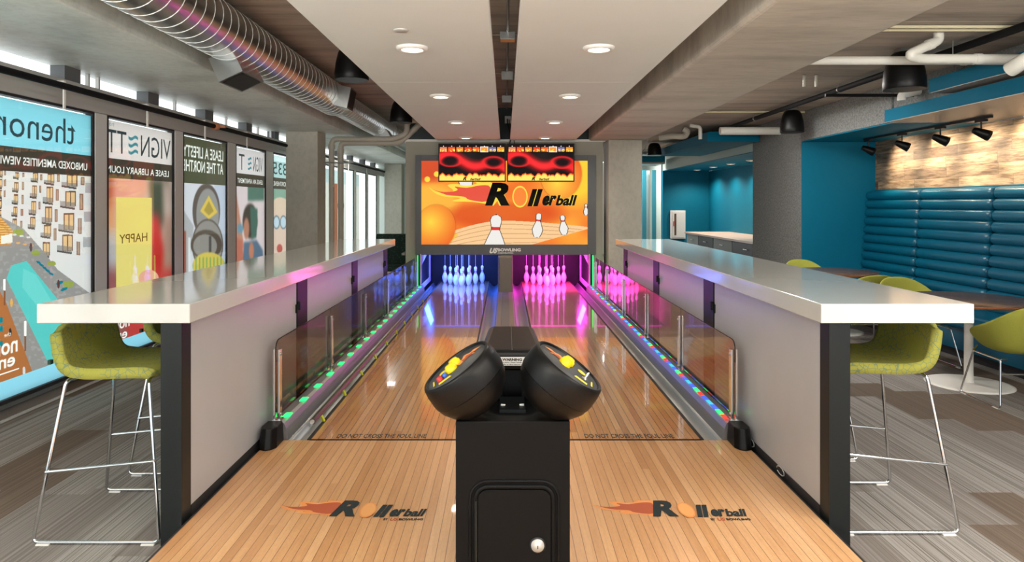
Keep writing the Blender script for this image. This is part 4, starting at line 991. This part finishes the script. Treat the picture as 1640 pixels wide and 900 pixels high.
def tap(mb, c, d, wd, L, depth, flare=1.25):
    """sheet-metal side tap: c on duct axis, d outward, wd along y"""
    d = np.array(d, float); d /= np.linalg.norm(d); c = np.array(c, float); q = np.cross(d, (0, 1, 0)); Y = np.array((0, 1., 0))
    a = [c+d*DR*.5+Y*sy*wd/2+q*sq*depth/2 for sy, sq in ((-1, -1), (1, -1), (1, 1), (-1, 1))]
    b = [c+d*L+Y*sy*wd/2*flare+q*sq*depth/2*flare for sy, sq in ((-1, -1), (1, -1), (1, 1), (-1, 1))]
    mb.add(a+b, [(0, 3, 2, 1), (4, 5, 6, 7), (0, 1, 5, 4), (1, 2, 6, 5), (2, 3, 7, 6), (3, 0, 4, 7)]); return b
for (cx, cz, y, d, L, wd, dp) in ((DX-.10, DZ-.05, 5.66, (.42, 0, -.9), .31, .46, .20), (DX, DZ, 8.35, (.98, 0, -.2), .34, .30, .24), (DX, DZ, 11.9, (.5, 0, -.85), .32, .4, .22)):
    mb = MB(); b = tap(mb, (cx, y, cz), d, wd, L, dp, 1.05); o = build('side_tap', mb, 'galvanised', t)
    cc = sum(b)/4; g = MB(); g.add([cc+(p-cc)*.85+np.array(d)*.004 for p in b], [(0, 1, 2, 3)]); build('grille', g, 'black_steel', o)
def bell_speaker(x, y, ztop, lab, r=.165, h=.33, mt=.06, group='black pendant speakers'):
    t = thing('pendant_speaker', lab, 'speaker', (x, y, ztop-h-mt), group)
    z0 = ztop-mt-h
    build('housing', MB().lathe([(r*.97, 0), (r, .01), (r*.995, h*.2), (r*.93, h*.5), (r*.8, h*.78), (r*.66, h*.93), (r*.5, h), (.001, h)], (x, y, z0), (0, 0, 1), 40), 'black_plastic', t)
    build('grille', MB().lathe([(r*.9, 0.004), (.001, .0041)], (x, y, z0-.004), (0, 0, 1), 40, cap=False), 'dark_grey', t)
    build('mount', MB().box(x-.06, x+.06, y-.05, y+.05, ztop-mt-.001, ztop), 'galvanised', t)
bell_speaker(-1.50, 6.7, 3.159, 'black bell speaker tucked between the spiral duct and the ceiling panels, nearer one')
bell_speaker(-1.55, 10.2, 3.159, 'black bell speaker tucked between the spiral duct and the ceiling panels, further one')
t = thing('ceiling_conduit', 'thin conduit with a grey junction box beside the spiral duct', 'conduit', (-1.55, 4, 3.1))
build('conduit', MB().tube([(-1.62, 1, 3.145), (-1.62, 5.6, 3.145), (-1.55, 5.9, 3.13)], .011, 8), 'galvanised', t); build('junction_box', BX(-1.62, -1.46, 5.9, 6.02, 3.07, 3.155), 'galvanised', t, bevel=.005)
# beige drain pipes
t = thing('drain_pipe', 'pair of beige drain pipes turning down behind the window side counter', 'pipe', (-2.7, 11.3, 0))
build('pipe', MB().tube([(-2.86, 11.3, 0), (-2.86, 11.3, 2.63), (-1.85, 11.3, 2.63), (-1.62, 11.3, 2.72), (-1.62, 11.3, 2.93), (-1.2, 11.3, 2.95)], .045, 14, fillet=.1), 'pvc_beige', t)
build('pipe', MB().tube([(-2.74, 11.42, 0), (-2.74, 11.42, 2.58), (-1.75, 11.42, 2.58), (-1.35, 11.36, 2.95)], .05, 14, fillet=.1), 'pvc_beige', t)
for x, y, z in ((-2.86, 11.3, 2.52), (-2.74, 11.42, 2.46), (-2.74, 11.42, 1.55)): build('coupling', MB().cyl((x, y, z-.05), (x, y, z+.02), .058, 16), 'pvc_beige', t)
build('hanger', MB().tube([(-1.8, 11.3, 2.68), (-1.8, 11.3, 3.15)], .006, 6).tube([(-1.86, 11.42, 2.63), (-1.86, 11.42, 3.15)], .006, 6), 'galvanised', t)
build('clamp_bar', MB().tube([(-3.1, 11.26, 2.24), (-2.5, 11.26, 2.24)], .012, 8), 'galvanised', t)
# ================================================================== OVERHEAD, BANQUETTE SIDE
t = thing('ceiling_cloud', 'upper teal ceiling baffle with tan underside, nearest the banquette lights', 'ceiling baffle', (4.3, 4.6, 2.6), 'teal ceiling baffles')
build('fascia', BX(3.975, 4.62, 1.2, 6.45, HC+1.046, HC+1.172), 'teal_cloud', t); build('underside', BX(3.98, 4.615, 1.21, 6.44, HC+1.040, HC+1.0459), 'cloud_under', t)
t = thing('ceiling_cloud', 'lower teal ceiling baffle directly over the banquette', 'ceiling baffle', (4.6, 4.6, 2.43), 'teal ceiling baffles')
build('fascia', BX(4.09, 5.19, 1.2, 7.41, HC+.885, HC+1.012), 'teal_cloud', t); build('underside', BX(4.095, 5.189, 1.21, 7.40, HC+.878, HC+.8849), 'cloud_under', t)
t = thing('ceiling_cloud', 'teal ceiling baffle in front of the teal alcove', 'ceiling baffle', (3.7, 12.5, 2.58), 'teal ceiling baffles')
build('fascia', BX(3.30, 4.14, 11.2, 14.6, HC+1.02, HC+1.18), 'teal_cloud', t)
for x0, x1, y, z, q in ((3.35, 3.95, 17.0, 2.60, 'larger far'), (3.35, 3.75, 20.0, 2.52, 'smallest far')):
    t = thing('ceiling_cloud', '%s teal ceiling baffle beside the concrete column' % q, 'ceiling baffle', (x0, y, z), 'teal ceiling baffles'); build('fascia', BX(x0, x1, y, y+1, z, z+.15), 'teal_cloud', t); build('underside', BX(x0, x1, y, y+1, z-.04, z-.0005), 'cloud_under', t)
for x, y, z, r, h, q in ((3.34, 5.75, ZDR-.001, .165, .31, 'nearest the white drain pipes'), (3.88, 9.3, ZDR-.001, .155, .30, 'hanging in front of the grey felt wall'), (3.10, 14.3, ZDR-.001, .15, .25, 'beside the far teal ceiling baffle')):
    bell_speaker(x, y, z, 'black bell speaker %s' % q, r, h, .03)
# black sprinkler main
t = thing('sprinkler_pipe', 'black sprinkler main running under the ceiling of the seating side', 'pipe', (3.4, 8, HC+1.15))
build('pipe', MB().cyl((3.6, 1, HC+1.235), (3.6, 17, HC+1.235), .03, 14), 'black_iron', t)
build('branch', MB().cyl((3.26, 7.0, HC+1.11), (4.16, 7.0, HC+1.11), .016, 10), 'black_iron', t)
for y in (4.2, 7.4, 9.9, 12): build('hanger', MB().tube([(3.6, y, HC+1.25), (3.6, y, ZDR)], .006, 6).lathe([(.034, -.012), (.034, .012)], (3.6, y, HC+1.235), (0, 1, 0), 16), 'galvanised', t)
def pvc(name, lab, pts, r, mat, joints=(), hang=()):
    c = np.array(pts).mean(0); t = thing(name, lab, 'pipe', (c[0], c[1], min(p[2] for p in pts)-r)); build('pipe', MB().tube(pts, r, 16, fillet=r*1.8), mat, t)
    for a, b in joints:
        a = np.array(a, float); b = np.array(b, float); build('coupling', MB().cyl(a, b, r*1.16, 18), mat, t)
    for x, y in hang: build('hanger', MB().tube([(x, y, pts[0][2]+r), (x, y, ZDR)], .004, 6), 'galvanised', t)
    return t
Z1 = HC+228*5.5/1100
pvc('drain_pipe', 'lower white drain pipe crossing in front of the big bell speaker', [(2.2, 5.45, Z1), (3.95, 5.45, Z1)], .034, 'pvc_white', [((3.62, 5.45, Z1), (3.66, 5.45, Z1))], [(3.55, 5.45)])
pvc('drain_pipe', 'white drain pipe with an elbow rising to the ceiling, above the teal baffle', [(3.28, 5.2, 2.86), (3.28, 5.2, 2.80), (3.02, 5.16, 2.68), (3.14, 5.2, 2.66), (4.05, 5.2, 2.66)], .036, 'pvc_white', [((3.19, 5.19, 2.76), (3.23, 5.195, 2.775)), ((3.55, 5.2, 2.66), (3.60, 5.2, 2.66))], [(3.62, 5.2)])
t = pvc('drain_pipe', 'thick white pipe elbow dropping to the upper teal baffle', [(3.72, 4.75, 2.85), (3.72, 4.75, 2.78), (3.95, 4.75, 2.67), (3.70, 4.75, 2.60), (3.62, 4.8, 2.56), (3.6, 4.9, 2.52)], .055, 'pvc_white')
build('pipe_collar', MB().cyl((3.72, 4.75, 2.80), (3.72, 4.75, 2.85), .075, 20), 'galvanised', t)
pvc('water_pipe', 'upper thin cream water pipe high above the big bell speaker', [(2.35, 4.97, 2.844), (4.1, 4.97, 2.844)], .012, 'pvc_cream')
pvc('water_pipe', 'lower thin cream water pipe high above the big bell speaker', [(2.35, 5.06, 2.844), (4.1, 5.06, 2.844)], .012, 'pvc_cream')
pvc('water_pipe', 'thin cream water pipe passing behind the speaker by the felt wall', [(2.5, 9.55, 2.842), (4.16, 9.55, 2.842)], .014, 'pvc_cream')
pvc('drain_pipe', 'thick white pipe ending against the felt wall over the alcove baffle', [(3.25, 10.4, 2.67), (4.165, 10.4, 2.67)], .06, 'pvc_white')
pvc('drain_pipe', 'white pipe loop by the edge of the concrete beam', [(3.12, 11, 2.60), (3.12, 11, 2.80), (2.95, 11, 2.82)], .03, 'pvc_white')
pvc('drain_pipe', 'curled white pipe fitting beside the concrete beam above the alcove', [(2.6, 11.6, 2.68), (2.8, 11.5, 2.70), (2.98, 11.4, 2.68), (3.0, 11.3, 2.76), (2.92, 11.3, 2.80)], .05, 'pvc_beige')
pvc('drain_pipe', 'small white elbow pair above the tip of the lower teal baffle', [(3.98, 6.9, 2.60), (3.98, 6.9, 2.66), (4.16, 6.9, 2.70)], .04, 'pvc_white')
for q in (3.0, 3.12): tag(build('sprinkler_stub', MB().cyl((q, 6.9, 2.74), (q, 6.9, 2.859), .012).lathe([(.022, 0), (.022, .006)], (q, 6.9, 2.845), (0, 0, 1), 14), 'pvc_beige'), 'short cream pipe stub under the ceiling, %s one' % ('first' if q < 3.1 else 'second'), 'pipe stub', 'cream pipe stubs')
tag(build('conduit', MB().tube([(2.325, .5, 2.635), (2.325, 11.2, 2.635), (2.36, 11.6, 2.5), (2.2, 12.2, 2.2)], .008, 8), 'galvanised'), 'thin conduit following the outer edge of the concrete beam', 'conduit')
# track lights
t = thing('track_rail', 'black track rail under the ceiling above the banquette', 'light track', (4.78, 8, 2.40))
build('rail', BX(4.765, 4.795, 6.75, 9.15, 2.41, 2.436), 'black_steel', t)
for y, q in ((9.05, 'closest to the teal end wall'), (8.28, 'second from the teal end wall'), (7.55, 'third from the teal end wall'), (6.9, 'farthest from the teal end wall')):
    t = thing('track_light', 'black track spotlight aimed at the wood wall, %s' % q, 'spotlight', (4.78, y, 2.2), 'track spotlights')
    build('adapter', BX(4.758, 4.802, y-.07, y+.07, 2.385, 2.4095), 'black_steel', t, bevel=.003)
    build('stem', MB().cyl((4.78, y, 2.30), (4.78, y, 2.39), .008), 'black_steel', t)
    d = np.array((.42, -.12, -.20)); d /= np.linalg.norm(d); c = np.array((4.78, y, 2.275))
    build('lamp_head', MB().lathe([(.001, -.085), (.028, -.08), (.036, -.05), (.052, .045), (.054, .08), (.048, .08), (.044, .05), (.001, .045)], c, d, 24), 'black_plastic', t)
    build('bulb', MB().lathe([(.036, .055), (.001, .058)], c, d, 20, cap=False), 'lamp_warm', t)
    import mathutils
    rot = mathutils.Vector(tuple(-d)).to_track_quat('Z', 'Y').to_euler()
    lamp('SPOT', 'spot_beam', tuple(c+d*.09), P_SPOT, (1, .78, .54), tuple(rot), .03, spot=math.radians(120), parent=t)

# ================================================================== BANQUETTE
t = thing('banquette', 'long teal leather banquette of stacked horizontal rolls along the wood wall', 'banquette', (4.9, 6.5, 0))
segs = [(9.64, 8.40), (8.39, 7.14), (7.13, 5.88), (5.87, 4.62), (4.61, 3.4)]
NR = 11; pitch = .1185
build('back_board', MB().prism([(5.13, 3.4, .42), (5.19, 3.4, .42), (5.19, 3.4, 1.76), (5.15, 3.4, 1.76)], (0, 6.24, 0)), 'teal_leather', t)
for k in range(NR):
    z = 1.735-.0565-k*pitch; xc = 5.11-.010*k*.9
    for y1, y0 in segs:
        r = .0635; mb = MB(); prof = [(.012, 0), (r*.72, .006), (r*.93, .022), (r, .055)]; L = y1-y0
        prof = prof+[(r, L-.055), (r*.93, L-.022), (r*.72, L-.006), (.012, L)]
        mb.lathe(prof, (xc, y0, z), (0, 1, 0), 24); build('bolster', mb, 'teal_leather', t)
sm = build('seat_cushion', BX(4.55, 5.06, 3.4, 9.64, .30, .46), 'teal_leather', t, bevel=.04)
build('seat_base', BX(4.59, 5.06, 3.4, 9.64, .09, .30), 'teal_leather', t); build('toe_kick', BX(4.62, 5.06, 3.4, 9.64, .0, .089), 'black_rubber', t)

# ================================================================== TABLES
def ptable(x, y, r, lab):
    t = thing('pedestal_table', lab, 'table', (x, y, 0), 'round pedestal tables')
    top = build('tabletop', MB().lathe([(r*.93, 0), (r-.004, .016), (r, .024), (r-.004, .027), (.001, .0271)], (x, y, .713), (0, 0, 1), 72), 'walnut', t)
    build('edge_band', MB().lathe([(r*.93, -.0005), (r-.003, .0155), (r+.001, .024)], (x, y, .713), (0, 0, 1), 72, cap=False), 'walnut_edge', top)
    build('column', MB().lathe([(.042, .012), (.036, .03), (.034, .68), (.06, .712)], (x, y, 0), (0, 0, 1), 24), 'trim_white', t)
    build('base', MB().lathe([(.335, 0), (.335, .005), (.30, .012), (.05, .018), (.001, .018)], (x, y, 0), (0, 0, 1), 56), 'trim_white', t)
ptable(4.02, 5.96, .53, 'round dark walnut table in front of the banquette, nearer the camera')
ptable(4.03, 8.43, .50, 'round dark walnut table in front of the banquette, nearer the teal end wall')

# ================================================================== SEATS
def shell(mb, pf, half, wing=.0):
    """pf: list of (x, z) along the centre from seat front to back top"""
    n = 8; vs = []
    for i, (x, z) in enumerate(pf):
        a = i/(len(pf)-1)
        for j in range(n+1):
            q = 2*j/n-1; e = abs(q)**2.6
            cr = 1-.10*abs(q)**4*(1 if i in (0, len(pf)-1) else 0)
            hw = half(a); lift = wing*e*sin(pi*min(1, a*1.02))
            vs.append((x+lift*.75*(1 if a > .45 else .55), q*hw*cr, z+lift*(.65 if a < .6 else .2)-(.02*abs(q)**4 if i == len(pf)-1 else 0)))
    fs = [(i*(n+1)+j, i*(n+1)+j+1, (i+1)*(n+1)+j+1, (i+1)*(n+1)+j) for i in range(len(pf)-1) for j in range(n)]
    mb.add(vs, fs, True); return mb
def make_stool():
    t = thing('bar_stool', '', 'bar stool', (0, 0, 0), 'lime bar stools')
    pf = [(.255, .752), (.245, .777), (.20, .788), (.10, .782), (0, .775), (-.10, .772), (-.145, .778), (-.185, .80), (-.203, .855), (-.207, .92), (-.208, .965), (-.208, .992)]
    sh = build('seat_shell', shell(MB(), pf, lambda a: .24-.02*abs(a-.45), .035), 'lime_fabric', t, subsurf=2)
    md = sh.modifiers.new('solid', 'SOLIDIFY'); md.thickness = .05; md.offset = -1
    build('brand_tag', BX(-.262, -.244, -.236, -.222, .80, .818) if False else BX(-.252, -.238, -.245, -.225, .815, .835), 'green_pattern', t)
    R = .0085
    for s in (-1, 1):
        lg = build('leg_frame', MB().tube([(.17, s*.12, .738), (.20, s*.205, .732), (.29, s*.29, .012), (-.29, s*.29, .012), (-.19, s*.205, .732), (-.16, s*.12, .738)], R, 10, fillet=.03), 'chrome', t)
        build('footrest', MB().tube([(.245, s*.255, .37), (-.252, s*.258, .32)], R*.85, 8), 'chrome', t)
        for x in (.24, -.24): build('glide', BX(x-.03, x+.03, s*.29-.012, s*.29+.012, .0005, .006), 'trim_white', lg)
    build('footrest', MB().tube([(.247, -.256, .372), (.247, .256, .372)], R*.85, 8), 'chrome', t)
    build('seat_rail', MB().tube([(.17, -.13, .735), (.17, .13, .735)], R, 8), 'chrome', t); build('seat_rail', MB().tube([(-.16, -.13, .735), (-.16, .13, .735)], R, 8), 'chrome', t)
    return t
st = make_stool()
st.location = (-1.875, 3.435, 0); st['label'] = 'lime fabric bar stool under the near end of the window side counter'
dup(st, (-1.875, 4.235, 0), 0, 'lime fabric bar stool second along the window side counter')
dup(st, (1.85, 3.53, 0), pi, 'lime fabric bar stool under the near end of the banquette side counter')
dup(st, (1.85, 4.46, 0), pi, 'lime fabric bar stool second along the banquette side counter')

def make_chair():
    t = thing('lounge_chair', '', 'chair', (0, 0, 0), 'lime tub chairs')
    na, nt = 32, 8; vs = []
    def rim(a):      # a = 0 at the front (+x)
        c = cos(a); b = (1-c)/2
        h_ = .50+.31*b**1.5; rx = .30*(1 if c > 0 else 1.0); ry = .31
        return rx*np.sign(c)*abs(c)**.8-(.03*b), ry*np.sign(sin(a))*abs(sin(a))**.8, h_
    vs.append((0, 0, .385))
    for k in range(1, nt+1):
        q = k/nt
        for i in range(na):
            x, y, h_ = rim(2*pi*i/na); w_ = q**.62; z = .385+(h_-.385)*q**2.4
            x2 = x*w_; x2 += (-.05*max(0, z-.5)/.3 if x < 0 else 0); vs.append((x2, y*w_*(1-.04*q), z))
    fs = [(0, 1+i, 1+(i+1) % na) for i in range(na)]
    for k in range(nt-1):
        for i in range(na): j = (i+1) % na; fs.append((1+k*na+i, 1+(k+1)*na+i, 1+(k+1)*na+j, 1+k*na+j))
    sh = build('tub_shell', MB().add(vs, fs, True), 'lime_chair', t, merge=True)
    md = sh.modifiers.new('solid', 'SOLIDIFY'); md.thickness = .035; md.offset = -1
    md = sh.modifiers.new('sub', 'SUBSURF'); md.levels = 1; md.render_levels = 2
    for s in (-1, 1):
        lg = build('leg_frame', MB().tube([(.20, s*.17, .40), (.16, s*.225, .37), (.25, s*.275, .010), (-.25, s*.275, .010), (-.19, s*.235, .37), (-.15, s*.16, .36)], .0075, 10, fillet=.025), 'chrome', t)
        for x in (.2, -.2): build('glide', BX(x-.03, x+.03, s*.275-.012, s*.275+.012, .0005, .005), 'trim_white', lg)
        build('seat_rail', MB().tube([(.16, s*.225, .365), (-.19, s*.235, .365)], .0075, 8), 'chrome', t)
    build('crossbar', MB().tube([(-.205, -.245, .26), (-.205, .245, .26)], .0065, 8), 'chrome', t)
    return t
ch = make_chair()
ch.location = (4.04, 5.44, 0); ch.rotation_euler = (0, 0, pi/2-.06); ch['label'] = 'lime tub chair pushed up to the near table with its back to the camera'
dup(ch, (4.04, 6.74, 0), -pi/2, 'lime tub chair on the far side of the near walnut table')
dup(ch, (3.95, 7.62, 0), pi/2, 'lime tub chair between the two tables, facing the far walnut table')
dup(ch, (4.0, 9.0, 0), -pi/2, 'lime tub chair beyond the far table next to the teal end wall')

# ================================================================== ALCOVE
t = thing('alcove_worktop', 'long tan worktop over cabinets in the teal alcove', 'worktop', (4.85, 14.2, .86)); build('worktop', BX(4.30, 5.385, 11.6, 16.5, .86, .90), 'tan_top', t, bevel=.004)
for y0, y1, m, q in ((15.46, 16.45, 'cabinet_grey', 'grey base cabinet at the far end of the alcove worktop'), (14.36, 15.45, 'black_plastic', 'black under counter fridge between the two grey cabinets'), (13.16, 14.35, 'cabinet_grey', 'grey base cabinet in the middle of the alcove worktop'), (11.62, 13.15, 'black_plastic', 'black under counter unit next to the grey felt wall')):
    t = thing('base_cabinet', q, 'cabinet' if 'cab' in m else 'fridge', (4.85, (y0+y1)/2, 0), 'units under the alcove worktop'); build('body', BX(4.36, 5.38, y0, y1, 0, .859), m, t)
    d = build('door', BX(4.34, 4.359, y0+.01, y1-.01, .08, .85), m, t, bevel=.003); build('handle', MB().tube([(4.32, (y0+y1)/2-.1, .74), (4.32, (y0+y1)/2+.1, .74)], .008, 8), 'steel_brushed', d)
xq = lambda p: (p-VX)*18.2/F
zq = lambda p: HC-(p-VY)*18.2/F
t = thing('extinguisher_cabinet', 'white fire extinguisher cabinet on the teal alcove wall', 'cabinet', (xq(1084), 18.15, zq(382)))
build('body', BX(xq(1073), xq(1096), 18.08, 18.198, zq(382), zq(337)), 'plug_white', t, bevel=.006)
d = build('door', BX(xq(1075), xq(1094), 18.06, 18.079, zq(380), zq(339)), 'plug_white', t, bevel=.004); build('window_slot', BX(xq(1078), xq(1081), 18.052, 18.059, zq(376.5), zq(342)), 'walnut', d); build('handle', BX(xq(1076.2), xq(1077.4), 18.045, 18.059, zq(362), zq(354)), 'red_plastic', d)
# vertical slat screen beyond the column
for k in range(6):
    x = 3.50+.135*k; o = tag(build('curtain_panel', BX(x, x+.11, 18.9+.2*(k % 2), 18.95+.2*(k % 2), .02, 2.5), 'curtain_white' if k % 2 else 'curtain_teal'), ['teal', 'pale'][k % 2]+' vertical strip of the screen beyond the concrete column, %s' % ['nearest the column', 'second from the column', 'third from the column', 'fourth from the column', 'fifth from the column', 'nearest the alcove'][k], 'screen strip', 'strips of the far vertical screen')
# chairs beyond the window side counter
t = thing('task_chair', 'dark green patterned high back chair beyond the window side counter', 'chair', (-2.05, 12.3, 0))
build('backrest', MB().box(-2.32, -1.72, 12.28, 12.36, .45, 1.03), 'green_pattern', t, bevel=.03); build('seat', BX(-2.28, -1.76, 11.8, 12.27, .40, .50), 'green_pattern', t, bevel=.03)
for s in (-2.31, -1.79): build('armrest', BX(s, s+.06, 11.82, 12.2, .68, .72), 'aluminium', t, bevel=.01)
for x in (-2.27, -1.77):
    for y in (11.83, 12.26): build('leg', MB().cyl((x, y, 0), (x, y, .40), .014), 'chrome', t)
# cable loops behind the counter panel
for y, q in ((4.05, 'farther'), (3.62, 'nearer')):
    tag(build('cable_loop', MB().tube([(1.449+.0*i, y+.05*cos(i*.7), .155+.02*sin(i*.7)) for i in range(9)], .0025, 6), 'aluminium'), 'small pale cable loop under the banquette side counter panel, %s one' % q, 'cable')
